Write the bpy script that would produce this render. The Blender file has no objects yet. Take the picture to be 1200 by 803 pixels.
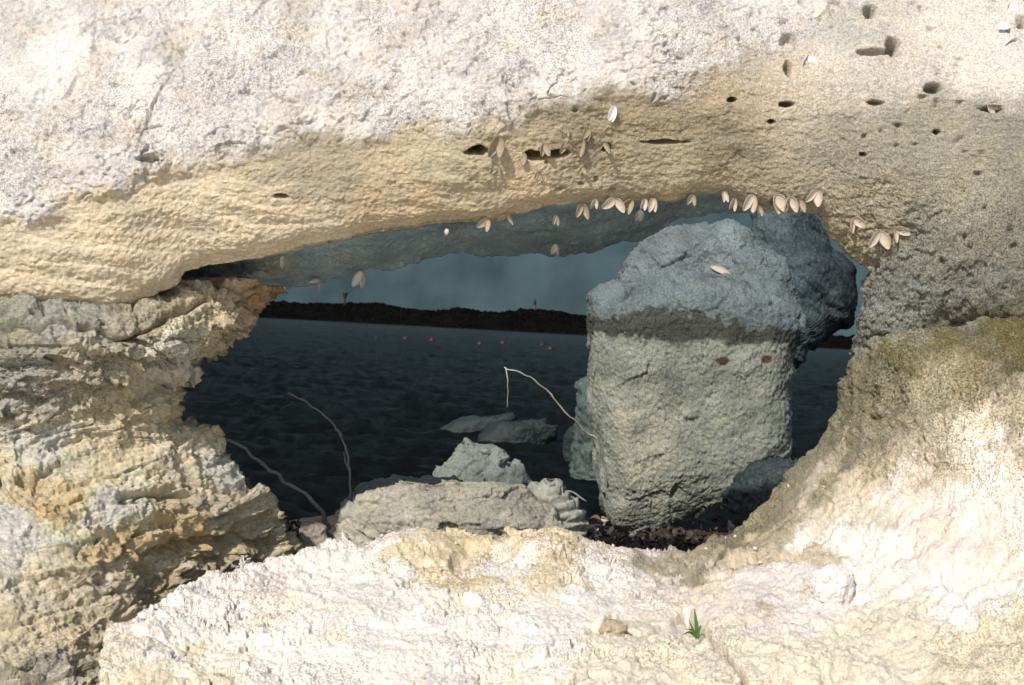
import bpy, math, random
import numpy as np
from mathutils import Vector, Matrix

sc = bpy.context.scene
C = sc.collection
R = math.radians
random.seed(7)
rng = np.random.default_rng(7)

# ------------------------------------------------------------------ camera, sky, sun, exposure
W0, H0, F0 = 1200.0, 803.0, 1667.0          # the photograph's pixel frame and the focal length in pixels
CAM = np.array([0.0, 0.0, 1.35])
PITCH, ROLL = R(-0.57), R(3.11)
fw = np.array([0, math.cos(PITCH), math.sin(PITCH)])
up0 = np.array([0, -math.sin(PITCH), math.cos(PITCH)])
rt0 = np.array([1.0, 0, 0])
RT = math.cos(ROLL) * rt0 + math.sin(ROLL) * up0
UP = -math.sin(ROLL) * rt0 + math.cos(ROLL) * up0
cd = bpy.data.cameras.new('camera')
cam = bpy.data.objects.new('camera', cd)
C.objects.link(cam)
m = Matrix(((RT[0], UP[0], -fw[0], CAM[0]), (RT[1], UP[1], -fw[1], CAM[1]), (RT[2], UP[2], -fw[2], CAM[2]), (0, 0, 0, 1)))
cam.matrix_world = m
cd.sensor_width = 36.0
cd.lens = 36.0 * F0 / W0
cd.clip_start, cd.clip_end = 0.05, 20000.0
cd.dof.use_dof = True
cd.dof.focus_distance = 3.3
cd.dof.aperture_fstop = 14.0
sc.camera = cam

SUN_EL, SUN_AZ = 37.0, 206.0                # azimuth clockwise from +Y: behind the camera, a little to its left
world = bpy.data.worlds.new("World")
sc.world = world
world.use_nodes = True
wn = world.node_tree
bg = wn.nodes['Background']
sky = wn.nodes.new('ShaderNodeTexSky')
sky.sky_type = 'NISHITA'
sky.sun_disc = False
sky.sun_elevation, sky.sun_rotation = R(SUN_EL), R(SUN_AZ)
sky.altitude, sky.air_density, sky.dust_density, sky.ozone_density = 0.0, 1.0, 1.5, 1.0
wn.links.new(sky.outputs[0], bg.inputs[0])
bg.inputs[1].default_value = 0.09

sd = bpy.data.lights.new('sun', 'SUN')
sd.energy, sd.angle, sd.color = 3.0, R(1.5), (1.0, 0.96, 0.91)
sun = bpy.data.objects.new('sun', sd)
C.objects.link(sun)
sv = Vector((math.sin(R(SUN_AZ)) * math.cos(R(SUN_EL)), math.cos(R(SUN_AZ)) * math.cos(R(SUN_EL)), math.sin(R(SUN_EL))))
sun.rotation_euler = sv.to_track_quat('Z', 'Y').to_euler()

sc.view_settings.view_transform = 'Standard'
sc.view_settings.look = 'None'
sc.view_settings.exposure = 0.70
sc.view_settings.gamma = 1.0
sc.render.engine = 'CYCLES'

# ------------------------------------------------------------------ helpers
def P(px, py, d):
    """World point seen at photo pixel (px, py) at depth d metres."""
    px, py, d = np.broadcast_arrays(np.asarray(px, float), np.asarray(py, float), np.asarray(d, float))
    a = (px - W0 / 2) / F0
    b = -(py - H0 / 2) / F0
    return CAM + d[..., None] * (fw + a[..., None] * RT + b[..., None] * UP)

_G = rng.normal(size=(256, 3)); _G /= np.linalg.norm(_G, axis=1)[:, None]; _G = _G.astype(np.float32)
I10 = np.float32(1 / 1023.0)
def perlin(p, seed=0):
    p = (p + seed * 17.317).astype(np.float32)
    fl = np.floor(p)
    i = fl.astype(np.int32)
    f = p - fl
    u = f * f * f * (f * (f * 6 - 15) + 10)
    out = 0.0
    for dx in (0, 1):
        wx = u[:, 0] if dx else 1 - u[:, 0]
        for dy in (0, 1):
            wy = u[:, 1] if dy else 1 - u[:, 1]
            for dz in (0, 1):
                wz = u[:, 2] if dz else 1 - u[:, 2]
                h = ((i[:, 0] + dx) * 73856093) ^ ((i[:, 1] + dy) * 19349663) ^ ((i[:, 2] + dz) * 83492791)
                h = (h ^ (h >> 13)) * 1274126177
                g = _G[(h >> 7) & 255]
                out = out + wx * wy * wz * (g[:, 0] * (f[:, 0] - dx) + g[:, 1] * (f[:, 1] - dy) + g[:, 2] * (f[:, 2] - dz))
    return out * 1.6
def fbm(p, freq, oct=4, seed=0, gain=0.5, kind=0):
    s, a = 0.0, 1.0
    for k in range(oct):
        n = perlin(p * freq, seed + k)
        if kind == 1: n = 1 - 2 * np.abs(n)          # ridged
        elif kind == 2: n = 2 * np.abs(n) - 0.6      # billowy
        s = s + a * n
        a *= gain; freq *= 2.03
    return s
def cells(p, freq, seed=0):
    """distance to the nearest and second nearest feature point"""
    p = (p * freq + seed * 5.31).astype(np.float32)
    i = np.floor(p).astype(np.int32)
    f1 = np.full(len(p), 9.0); f2 = np.full(len(p), 9.0); idv = np.zeros(len(p))
    for dx in (-1, 0, 1):
        for dy in (-1, 0, 1):
            for dz in (-1, 0, 1):
                c = i + np.array([dx, dy, dz], np.int32)
                h = (c[:, 0] * 73856093) ^ (c[:, 1] * 19349663) ^ (c[:, 2] * 83492791)
                h = ((h ^ (h >> 13)) * 1274126177) & 0x7fffffff
                q = c + np.stack([(h & 1023) * I10, ((h >> 10) & 1023) * I10, ((h >> 20) & 1023) * I10], 1)
                d = np.sqrt(((p - q) ** 2).sum(1))
                new = d < f1
                f2 = np.where(new, f1, np.minimum(f2, d))
                idv = np.where(new, (h & 255) / 255.0, idv)
                f1 = np.where(new, d, f1)
    return f1, f2, idv
def facet(p, freq, seed=0, warp=0.25):
    """chipped planes: every cell of the pattern is tilted its own way"""
    q0 = p * freq + seed * 3.7
    if warp: q0 = q0 + np.stack([perlin(q0 * 1.3, seed + k) for k in (1, 2, 3)], 1) * warp
    q0 = q0.astype(np.float32)
    i = np.floor(q0).astype(np.int32)
    f1 = np.full(len(p), 9.0, np.float32); val = np.zeros(len(p), np.float32)
    for dx in (-1, 0, 1):
        for dy in (-1, 0, 1):
            for dz in (-1, 0, 1):
                c = i + np.array([dx, dy, dz], np.int32)
                h = (c[:, 0] * 73856093) ^ (c[:, 1] * 19349663) ^ (c[:, 2] * 83492791)
                h = ((h ^ (h >> 13)) * 1274126177) & 0x7fffffff
                v = q0 - c - np.stack([(h & 1023) * I10, ((h >> 10) & 1023) * I10, ((h >> 20) & 1023) * I10], 1)
                d = (v * v).sum(1)
                new = d < f1
                val = np.where(new, (v * _G[(h >> 5) & 255]).sum(1) + ((h >> 3) & 63) / 160.0 - 0.2, val)
                f1 = np.where(new, d, f1)
    return val / freq
def sstep(a, b, x):
    t = np.clip((x - a) / (b - a), 0, 1)
    return t * t * (3 - 2 * t)
def tps(pts):
    """smooth surface through (x, y, value...) control points"""
    pts = np.array(pts, float)
    xy = pts[:, :2] / 400.0
    def U(r2): return r2 * np.log(r2 + 1e-9) * 0.5
    n = len(xy)
    K = U(((xy[:, None] - xy[None]) ** 2).sum(2)) + 1e-3 * np.eye(n)
    Q = np.hstack([np.ones((n, 1)), xy])
    A = np.block([[K, Q], [Q.T, np.zeros((3, 3))]])
    w = np.linalg.solve(A, np.vstack([pts[:, 2:], np.zeros((3, pts.shape[1] - 2))]))
    def f(x, y):
        sh = np.shape(x)
        q = np.stack([np.ravel(x), np.ravel(y)], 1) / 400.0
        r = np.zeros((len(q), w.shape[1]))
        for k in range(n):
            r += U(((q - xy[k]) ** 2).sum(1))[:, None] * w[k]
        r += np.hstack([np.ones((len(q), 1)), q]) @ w[n:]
        return r[:, 0].reshape(sh) if w.shape[1] == 1 else r.reshape(sh + (-1,))
    return f
def colours(pts, x, y, s=60):
    """blend of region colours: nearest control points (x, y, r, g, b[, radius factor]) win softly"""
    pts = np.array(pts, float)
    num = np.zeros((x.size, 3)); den = np.full(x.size, 1e-12)
    d2 = np.stack([((x - q[0]) ** 2 + ((y - q[1]) * 1.25) ** 2) for q in pts])
    dmin = d2.min(0)
    for k, q in enumerate(pts):
        w = np.exp(-(np.sqrt(d2[k]) - np.sqrt(dmin)) / s * 2.2)
        num += w[:, None] * q[2:5]; den += w
    return num / den[:, None]
def resample(keys, n, cols=2):
    """keys: rows of numbers whose first `cols` entries measure the length; n evenly spaced rows"""
    k = np.array(keys, float)
    L = np.concatenate([[0], np.cumsum(np.linalg.norm(np.diff(k[:, :cols], axis=0), axis=1))])
    t = np.linspace(0, L[-1], n)
    return np.stack([np.interp(t, L, k[:, c]) for c in range(k.shape[1])], 1)

def link_mesh(name, V, quads, mat, parent=None, tris=None, col=None, smooth=True):
    me = bpy.data.meshes.new(name)
    nq = 0 if quads is None else len(quads)
    ntr = 0 if tris is None else len(tris)
    me.vertices.add(len(V))
    me.vertices.foreach_set('co', np.ascontiguousarray(V, dtype=np.float32).ravel())
    loops = []
    if nq: loops.append(np.asarray(quads, np.int32).ravel())
    if ntr: loops.append(np.asarray(tris, np.int32).ravel())
    loops = np.concatenate(loops)
    me.loops.add(len(loops))
    me.loops.foreach_set('vertex_index', loops)
    me.polygons.add(nq + ntr)
    ls = np.concatenate([np.arange(nq) * 4, nq * 4 + np.arange(ntr) * 3]).astype(np.int32)
    me.polygons.foreach_set('loop_start', ls)
    me.polygons.foreach_set('use_smooth', np.full(nq + ntr, smooth))
    me.update(calc_edges=True)
    me.validate()
    if col is not None:
        a = me.color_attributes.new('stain', 'FLOAT_COLOR', 'POINT')
        c4 = np.full((len(V), 4), 0.25, np.float32); c4[:, :col.shape[1]] = col
        a.data.foreach_set('color', c4.ravel())
    if mat: me.materials.append(mat)
    o = bpy.data.objects.new(name, me)
    C.objects.link(o)
    if parent: o.parent = parent
    return o
def grid_quads(nu, nv, cu=False, cv=False):
    iu = np.arange(nu if cu else nu - 1); iv = np.arange(nv if cv else nv - 1)
    a, b = np.meshgrid(iu, iv, indexing='ij')
    a2, b2 = (a + 1) % nu, (b + 1) % nv
    return np.stack([a * nv + b, a2 * nv + b, a2 * nv + b2, a * nv + b2], -1).reshape(-1, 4)
def grid_normals(G, cu=False, cv=False):
    def diff(A, ax, closed):
        if closed:
            return np.roll(A, -1, ax) - np.roll(A, 1, ax)
        return np.gradient(A, axis=ax)
    n = np.cross(diff(G, 0, cu), diff(G, 1, cv))
    return n / (np.linalg.norm(n, axis=2)[..., None] + 1e-12)
def tag(o, label=None, cat=None, group=None, kind=None):
    if label: o['label'] = label
    if cat: o['category'] = cat
    if group: o['group'] = group
    if kind: o['kind'] = kind
    return o
def empty(name, loc=(0, 0, 0)):
    o = bpy.data.objects.new(name, None)
    o.location = [float(x) for x in loc]
    o.empty_display_size = 0.05
    C.objects.link(o)
    return o

# ------------------------------------------------------------------ materials
def newmat(name):
    mt = bpy.data.materials.new(name)
    mt.use_nodes = True
    nt = mt.node_tree
    return mt, nt, nt.nodes['Principled BSDF'], nt.nodes.new, nt.links.new
def rock_material(name, grain=90.0, bump=0.6, dist=0.006, lo=0.72, hi=1.18, speck=0.55, speck_col=(0.09, 0.08, 0.065), rough=0.92, stretch=(1, 1, 1), bump2=0.5, spec=0.2, pale=0.35):
    mt, nt, bs, N, L = newmat(name)
    at = N('ShaderNodeVertexColor'); at.layer_name = 'stain'
    tc = N('ShaderNodeTexCoord')
    mp = N('ShaderNodeMapping'); mp.inputs['Scale'].default_value = stretch
    L(tc.outputs['Object'], mp.inputs[0])
    def noise(scale, detail=6, rgh=0.6, dis=0.0):
        n = N('ShaderNodeTexNoise'); n.inputs['Scale'].default_value = scale
        n.inputs['Detail'].default_value = detail; n.inputs['Roughness'].default_value = rgh
        n.inputs['Distortion'].default_value = dis
        L(mp.outputs[0], n.inputs['Vector']); return n
    def mrange(v, a, b, c, d):
        r = N('ShaderNodeMapRange'); r.inputs[1].default_value = a; r.inputs[2].default_value = b
        r.inputs[3].default_value = c; r.inputs[4].default_value = d; L(v, r.inputs[0]); return r.outputs[0]
    def mix(kind, fac, a, b):
        x = N('ShaderNodeMix'); x.data_type = 'RGBA'; x.blend_type = kind
        for sock, v in ((x.inputs[0], fac), (x.inputs[6], a), (x.inputs[7], b)):
            if hasattr(v, 'is_output'): L(v, sock)
            else: sock.default_value = v
        return x.outputs[2]
    n1 = noise(grain, 8, 0.7)
    n2 = noise(grain * 0.13, 6, 0.62, 0.6)
    n3 = noise(grain * 3.2, 4, 0.75)
    v1 = mrange(n1.outputs[0], 0.3, 0.7, lo, hi)
    v2 = mrange(n2.outputs[0], 0.3, 0.7, 0.86, 1.12)
    mul = N('ShaderNodeMath'); mul.operation = 'MULTIPLY'; L(v1, mul.inputs[0]); L(v2, mul.inputs[1])
    gray = N('ShaderNodeCombineColor'); [L(mul.outputs[0], gray.inputs[k]) for k in range(3)]
    c = mix('MULTIPLY', 1.0, at.outputs[0], gray.outputs[0])
    # warm and cool mottling
    warm = mix('MULTIPLY', mrange(n2.outputs[0], 0.45, 0.75, 0.0, 0.5), c, (1.0, 0.87, 0.68, 1))
    # small dark lichen and dirt specks
    sp = noise(grain * 0.75, 10, 0.72, 0.4)
    sm = mrange(sp.outputs[0], 0.60, 0.70, 0.0, speck)
    c2 = mix('MIX', sm, warm, (*speck_col, 1))
    # pale crystal grains
    pg = mrange(n3.outputs[0], 0.62, 0.75, 0.0, pale)
    c3 = mix('MIX', pg, c2, mix('MIX', 0.5, at.outputs[0], (0.85, 0.8, 0.74, 1)))
    sa = noise(grain * 2.1, 5, 0.6)
    pep = N('ShaderNodeMath'); pep.operation = 'MULTIPLY'; L(mrange(sa.outputs[0], 0.50, 0.60, 0.0, 0.9), pep.inputs[0]); L(at.outputs[1], pep.inputs[1])
    sal = N('ShaderNodeMath'); sal.operation = 'MULTIPLY'; L(mrange(sa.outputs[0], 0.44, 0.34, 0.0, 0.8), sal.inputs[0]); L(at.outputs[1], sal.inputs[1])
    c3 = mix('MIX', pep.outputs[0], c3, mix('MULTIPLY', 1.0, c3, (0.28, 0.27, 0.24, 1)))
    c3 = mix('MIX', sal.outputs[0], c3, mix('ADD', 1.0, mix('MULTIPLY', 1.0, c3, (1.35, 1.35, 1.35, 1)), (0.08, 0.08, 0.07, 1)))
    L(c3, bs.inputs['Base Color'])
    bs.inputs['Roughness'].default_value = rough
    bs.inputs['Specular IOR Level'].default_value = spec
    b1 = N('ShaderNodeBump'); b1.inputs['Strength'].default_value = bump; b1.inputs['Distance'].default_value = dist
    L(n1.outputs[0], b1.inputs['Height'])
    b2 = N('ShaderNodeBump'); b2.inputs['Strength'].default_value = bump2; b2.inputs['Distance'].default_value = dist * 0.35
    L(n3.outputs[0], b2.inputs['Height']); L(b1.outputs[0], b2.inputs['Normal'])
    L(b2.outputs[0], bs.inputs['Normal'])
    return mt
def plain_material(name, col, rough=0.7, var=0.25, scale=40.0, bump=0.2, spec=0.4, dist=0.002, col2=None):
    mt, nt, bs, N, L = newmat(name)
    tc = N('ShaderNodeTexCoord')
    n = N('ShaderNodeTexNoise'); n.inputs['Scale'].default_value = scale; n.inputs['Detail'].default_value = 6
    L(tc.outputs['Object'], n.inputs['Vector'])
    x = N('ShaderNodeMix'); x.data_type = 'RGBA'
    L(n.outputs[0], x.inputs[0])
    x.inputs[6].default_value = tuple(v * (1 - var) for v in col) + (1,)
    x.inputs[7].default_value = (tuple(min(1, v * (1 + var)) for v in col) if col2 is None else col2) + (1,)
    L(x.outputs[2], bs.inputs['Base Color'])
    bs.inputs['Roughness'].default_value = rough
    bs.inputs['Specular IOR Level'].default_value = spec
    b = N('ShaderNodeBump'); b.inputs['Strength'].default_value = bump; b.inputs['Distance'].default_value = dist
    L(n.outputs[0], b.inputs['Height']); L(b.outputs[0], bs.inputs['Normal'])
    return mt

M_lime = rock_material('pale_limestone', grain=140, bump=0.9, dist=0.009, speck=0.55, speck_col=(0.16, 0.13, 0.10), pale=0.3)
M_cliff = rock_material('stained_limestone', grain=120, bump=1.0, dist=0.011, speck=0.6, stretch=(0.8, 0.8, 1.35))
M_slab = rock_material('bleached_limestone', grain=120, bump=0.75, dist=0.007, lo=0.78, hi=1.12, speck=0.6, speck_col=(0.20, 0.14, 0.08))
M_boulder = rock_material('grey_boulder_stone', grain=100, bump=0.9, dist=0.008, speck=0.5, speck_col=(0.03, 0.035, 0.035), pale=0.15)
M_dark = rock_material('wet_dark_stone', grain=50, bump=0.6, dist=0.006, speck=0.4, rough=0.7, pale=0.05)

WHITE = (0.79, 0.745, 0.705); CREAM = (0.74, 0.67, 0.53); TAN = (0.64, 0.525, 0.36); PALETAN = (0.79, 0.68, 0.50)
GREY = (0.36, 0.345, 0.29); COOL = (0.27, 0.285, 0.27); OLIVE = (0.23, 0.205, 0.11); DARK = (0.09, 0.09, 0.07)
OCHRE = (0.52, 0.40, 0.20); SAND = (0.55, 0.48, 0.34); BLUE = (0.16, 0.22, 0.25)

# ------------------------------------------------------------------ rock with an opening: overhang and right jamb
def ring_rock(name, keys, nu, nv, depth, mat, back=0.35, flare=0.10, colour=None, disp=None, tunnel=30, rear=14, rim=0.03):
    """keys: rows (edge x, edge y, outer x, outer y) in photo pixels; the front runs outer -> edge, then turns back through the opening"""
    k = resample(keys, nu, 2)
    s = np.linspace(0, 1, nv)
    PX = k[:, None, 2] * (1 - s) + k[:, None, 0] * s
    PY = k[:, None, 3] * (1 - s) + k[:, None, 1] * s
    D = depth(PX, PY)
    # the rim rolls over the last few centimetres
    ed = np.hypot(PX - k[:, None, 0], PY - k[:, None, 1]) / F0 * 2.9
    D = D + rim * np.exp(-(ed / (rim * 0.9)) ** 2)
    G = P(PX, PY, D)
    out = G[:, -8, :] - G[:, -1, :]
    out[:, 1] = 0
    kern = np.hanning(41); kern /= kern.sum()
    out = np.stack([np.convolve(np.pad(out[:, c], 20, mode='edge'), kern, 'valid') for c in range(3)], 1)
    out /= np.linalg.norm(out, axis=1)[:, None] + 1e-9
    q = np.linspace(0, 1, tunnel + 1)[1:]
    away = P(k[:, 0], k[:, 1], np.full(nu, 3.0)) - CAM
    away /= np.linalg.norm(away, axis=1)[:, None]
    Tn = G[:, -1:, :] + (away[:, None, :] * (q[None, :, None] * back)) + out[:, None, :] * (flare * q[None, :, None] ** 1.5)
    topb = G[:, :1, :] + np.array([0, back * 0.9, 0])
    q2 = np.linspace(0, 1, rear + 1)[1:]
    Rr = Tn[:, -1:, :] * (1 - q2[None, :, None]) + topb * q2[None, :, None]
    A = np.concatenate([G, Tn, Rr], 1)
    nrm = grid_normals(A, False, True)
    # outward: front faces the camera
    sgn = np.sign(-(nrm[:, nv // 2] * fw).sum(1).mean())
    nrm *= sgn
    pxx = np.concatenate([PX, np.repeat(k[:, None, 0], tunnel + rear, 1)], 1)
    pyy = np.concatenate([PY, np.repeat(k[:, None, 1], tunnel + rear, 1)], 1)
    deep = np.concatenate([np.zeros((nu, nv)), np.repeat(q[None], nu, 0), np.ones((nu, rear))], 1)
    flat = A.reshape(-1, 3)
    dsp = disp(flat, pxx.ravel(), pyy.ravel(), deep.ravel())
    flat2 = flat + nrm.reshape(-1, 3) * dsp[:, None]
    col = colour(flat, pxx.ravel(), pyy.ravel(), deep.ravel())
    n = A.shape[1]
    quads = grid_quads(nu, n, False, True)
    if sgn < 0: quads = quads[:, ::-1]
    V = np.vstack([flat2, flat2[:n].mean(0), flat2[-n:].mean(0)])
    e0 = np.arange(n); e1 = (e0 + 1) % n
    ca, cb = len(flat2), len(flat2) + 1
    t0 = np.stack([e0, e1, np.full(n, ca)], 1); t1 = np.stack([e1 + (nu - 1) * n, e0 + (nu - 1) * n, np.full(n, cb)], 1)
    col = np.vstack([col, col[:1], col[-1:]])
    return link_mesh(name, V, quads, mat, tris=np.vstack([t0, t1]), col=col), flat2.reshape(nu, n, 3)

over_keys = [(-200, 372, -260, -30), (0, 357, -40, -30), (60, 362, 30, -30), (130, 367, 108, -30), (165, 352, 150, -30),
             (205, 330, 195, -30), (215, 318, 208, -30), (240, 312, 235, -30), (330, 301, 325, -30), (395, 288, 390, -30), (440, 278, 440, -30),
             (520, 266, 520, -30), (580, 262, 580, -30), (615, 252, 620, -30), (650, 240, 655, -30), (700, 236, 710, -30), (790, 232, 810, -30),
             (820, 222, 850, -30), (850, 226, 890, -30), (870, 240, 930, -30), (960, 247, 1030, -30), (975, 275, 1120, -30),
             (1000, 300, 1250, -30), (1022, 318, 1420, -30), (1008, 338, 1450, 60), (1012, 355, 1450, 170), (1003, 372, 1450, 240), (1000, 400, 1450, 330), (994, 425, 1450, 385)]
over_depth = tps([(-250, -80, 2.95), (0, -80, 2.95), (300, -80, 2.95), (600, -80, 2.97), (900, -80, 2.95), (1200, -80, 2.9), (1450, -80, 2.85),
                  (-250, 60, 2.78), (0, 60, 2.80), (300, 40, 2.80), (600, 30, 2.84), (900, 20, 2.84), (1200, 20, 2.82),
                  (-200, 255, 2.63), (0, 262, 2.645), (130, 225, 2.655), (250, 182, 2.68), (420, 160, 2.71), (560, 148, 2.725), (690, 118, 2.745), (850, 92, 2.77), (1000, 120, 2.77), (1200, 95, 2.75),
                  (0, 352, 2.70), (130, 360, 2.735), (220, 312, 2.765), (300, 255, 2.715), (330, 300, 2.77), (440, 276, 2.775), (430, 220, 2.725), (560, 215, 2.76), (580, 262, 2.80), (700, 180, 2.79), (700, 234, 2.84), (830, 222, 2.86),
                  (850, 160, 2.805), (960, 246, 2.87), (1000, 300, 2.90), (1050, 230, 2.82), (1120, 160, 2.79), (1200, 200, 2.76), (1200, 330, 2.80), (1090, 330, 2.86), (1015, 350, 2.93), (1000, 400, 2.985), (1060, 400, 2.93), (1200, 385, 2.84), (1000, 430, 3.10), (1100, 420, 3.02), (1200, 410, 2.95), (1450, 385, 2.88), (1450, 330, 2.8), (1450, 100, 2.78)])
lip_x = [-300, 0, 60, 130, 170, 250, 300, 345, 420, 480, 510, 560, 620, 690, 760, 850, 900, 960, 1030, 1500]
lip_y = [300, 268, 246, 226, 208, 182, 168, 162, 168, 152, 148, 156, 138, 121, 108, 84, 60, 30, -20, -60]
def over_disp(p, x, y, deep):
    lip = np.interp(x, lip_x, lip_y) + 14 * fbm(p, 7, 3, 3)
    rough = 1 - sstep(-12, 22, y - lip)                   # grainy upper face, smoother band beneath
    jamb = sstep(930, 1010, x) * sstep(150, 260, y)
    bottom = fbm(p, 2.6, 3, 11) * 0.014
    gr = fbm(p, 20, 4, 21, 0.6) * 0.0045 + fbm(p, 130, 2, 31, 0.65) * 0.0022 + facet(p, 30, 23) * 0.20 + facet(p, 75, 24) * 0.22
    k1, k2, kid = cells(p + fbm(p, 20, 2, 22)[:, None] * 0.01, 80, 14)
    gr = gr - 0.007 * sstep(0.38, 0.12, k1) * (kid > 0.70) * sstep(-0.3, 0.3, fbm(p, 9, 2, 25))
    smooth_patch = sstep(0.25, 0.5, fbm(p, 5.5, 3, 86))
    gr = gr * (1 - 0.6 * smooth_patch)
    e1, e2, eid = cells(p * np.array([0.8, 1, 1.2]) + fbm(p, 10, 4, 27)[:, None] * 0.09, 6, 15)
    big = fbm(p * np.array([0.8, 1, 1.4]), 6, 4, 28, 0.5, 1) * 0.007 - 0.012 * sstep(0.04, 0.0, e2 - e1) * sstep(0.1, 0.45, fbm(p, 3.5, 3, 29))
    crumb = 0.0
    ps = p * np.array([0.45, 0.8, 1.7])
    side_ = sstep(980, 760, x)
    strat = fbm(ps, 11, 5, 51, 0.55) * 0.0045 * (0.3 + 0.7 * side_) + facet(p * np.array([0.8, 0.8, 1.1]), 26, 53) * 0.035 + facet(p, 60, 57) * 0.055 + fbm(p, 110, 2, 61, 0.6) * 0.0016
    zz = p[:, 2] + 0.06 * p[:, 0] + 0.02 * fbm(p, 5, 4, 54)
    tr = (zz * 26) % 1.0
    strat = strat + (sstep(0.0, 0.7, tr) - sstep(0.86, 1.0, tr)) * 0.003 * side_ * sstep(0.0, 0.5, fbm(p, 4.5, 3, 55))
    g1, g2, gid = cells(p + fbm(p, 30, 2, 52)[:, None] * 0.012, 38, 7)
    pits = -0.012 * sstep(0.36, 0.12, g1) * (gid > 0.72) * sstep(380, 700, x) * sstep(0.0, 0.4, fbm(p, 6, 2, 56))
    lipstep = 0.010 * (rough - 0.5) * sstep(900, 700, x)
    d = bottom + rough * (gr + crumb) + (1 - rough) * (strat + 0.12 * gr) + rough * big + jamb * gr * 0.8 + pits + lipstep
    for (hx, hy, w, h, dp) in HOLES:
        d -= 2.0 * dp * sstep(1.15, 0.62, np.hypot((x - hx) / w, (y - hy) / h) + 0.45 * fbm(p, 38, 3, 71)) * (deep == 0)
    return d
HOLES = [(560, 177, 15, 6, 0.04), (632, 184, 16, 7, 0.03), (655, 181, 14, 6, 0.035), (710, 173, 6, 6, 0.03), (778, 167, 24, 3, 0.012), (858, 117, 5, 3, 0.02), (922, 122, 8, 4, 0.02),
         (1022, 62, 20, 4, 0.02), (1046, 56, 7, 9, 0.045), (1018, 17, 7, 9, 0.02), (925, 46, 10, 8, 0.012), (1094, 103, 9, 6, 0.022), (1028, 120, 10, 3, 0.015), (905, 143, 5, 3, 0.015),
         (1098, 155, 3, 3, 0.02), (1012, 182, 4, 3, 0.01), (172, 187, 13, 5, 0.012), (330, 232, 8, 3, 0.012), (1196, 28, 5, 8, 0.03), (924, 78, 4, 10, 0.015), (1160, 128, 12, 5, 0.01)]
def over_col(p, x, y, deep):
    wx = x + 28 * fbm(p, 6, 6, 81, 0.66); wy = y + 20 * fbm(p, 6, 6, 82, 0.66)
    c = colours([(0, 320, *PALETAN), (120, 330, *PALETAN), (250, 240, *PALETAN), (300, 200, *SAND), (380, 190, 0.45, 0.39, 0.29), (330, 270, *PALETAN), (450, 230, *TAN), (520, 180, *SAND), (600, 210, *TAN), (560, 250, *SAND), (700, 215, *SAND), (800, 210, *SAND), (760, 160, 0.40, 0.34, 0.23),
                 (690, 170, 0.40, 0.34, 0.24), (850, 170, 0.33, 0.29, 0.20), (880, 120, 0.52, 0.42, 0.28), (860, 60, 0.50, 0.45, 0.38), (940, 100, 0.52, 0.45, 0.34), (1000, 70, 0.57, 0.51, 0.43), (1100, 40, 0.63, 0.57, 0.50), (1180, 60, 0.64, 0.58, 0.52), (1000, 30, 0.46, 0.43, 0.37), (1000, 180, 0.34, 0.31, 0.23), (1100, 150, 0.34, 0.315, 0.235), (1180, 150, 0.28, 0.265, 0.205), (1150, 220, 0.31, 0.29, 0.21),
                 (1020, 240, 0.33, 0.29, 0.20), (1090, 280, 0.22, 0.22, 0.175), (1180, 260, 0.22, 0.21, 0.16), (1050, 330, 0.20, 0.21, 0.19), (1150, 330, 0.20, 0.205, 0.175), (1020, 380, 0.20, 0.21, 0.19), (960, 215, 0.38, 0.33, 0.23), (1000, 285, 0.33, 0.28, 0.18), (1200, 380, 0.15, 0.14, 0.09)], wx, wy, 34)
    ds_ = (0.30 * sstep(800, 950, x) * (1 - 0.5 * sstep(200, 320, y)))[:, None]
    c = c * (1 + 0.22 * sstep(820, 980, x))[:, None]
    c = c * (1 - ds_) + (c.mean(1)[:, None] * np.array((1.07, 1.0, 0.92))) * ds_
    lip = np.interp(x, lip_x, lip_y) + 24 * fbm(p, 7, 6, 3, 0.6) + 7 * fbm(p, 45, 3, 4)
    wm = 1 - sstep(-14, 16, y - lip)
    whit = np.array(WHITE) * (0.93 + 0.16 * fbm(p, 8, 4, 85)[:, None])
    patch = sstep(0.25, 0.5, fbm(p, 5.5, 3, 86))
    whit = whit * (1 - 0.4 * patch[:, None]) + np.array((0.84, 0.80, 0.76)) * 0.4 * patch[:, None]
    tanm = sstep(0.15, 0.6, fbm(p, 9, 4, 87))[:, None] * 0.35
    whit = whit * (1 - tanm) + np.array((0.58, 0.50, 0.40)) * tanm
    c = c * (1 - wm[:, None]) + whit * wm[:, None]
    dk = sstep(0.0, 0.25, deep)[:, None] * 0.75  # shade inside the opening, painted into the colour
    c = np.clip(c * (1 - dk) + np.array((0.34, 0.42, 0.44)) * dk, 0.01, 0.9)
    sp = 0.15 + 0.35 * (1 - wm) * sstep(400, 900, x) + 0.4 * sstep(930, 1020, x) * sstep(150, 260, y) + 0.60 * wm * sstep(-0.3, 0.4, fbm(p, 4, 4, 88))
    return np.hstack([c, np.clip(sp, 0, 1)[:, None]])
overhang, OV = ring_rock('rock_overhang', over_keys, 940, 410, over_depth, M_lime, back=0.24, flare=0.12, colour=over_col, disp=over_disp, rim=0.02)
tag(overhang, 'broad pale limestone overhang roofing the hole, white on top with a tan band beneath', 'rock')

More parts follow.
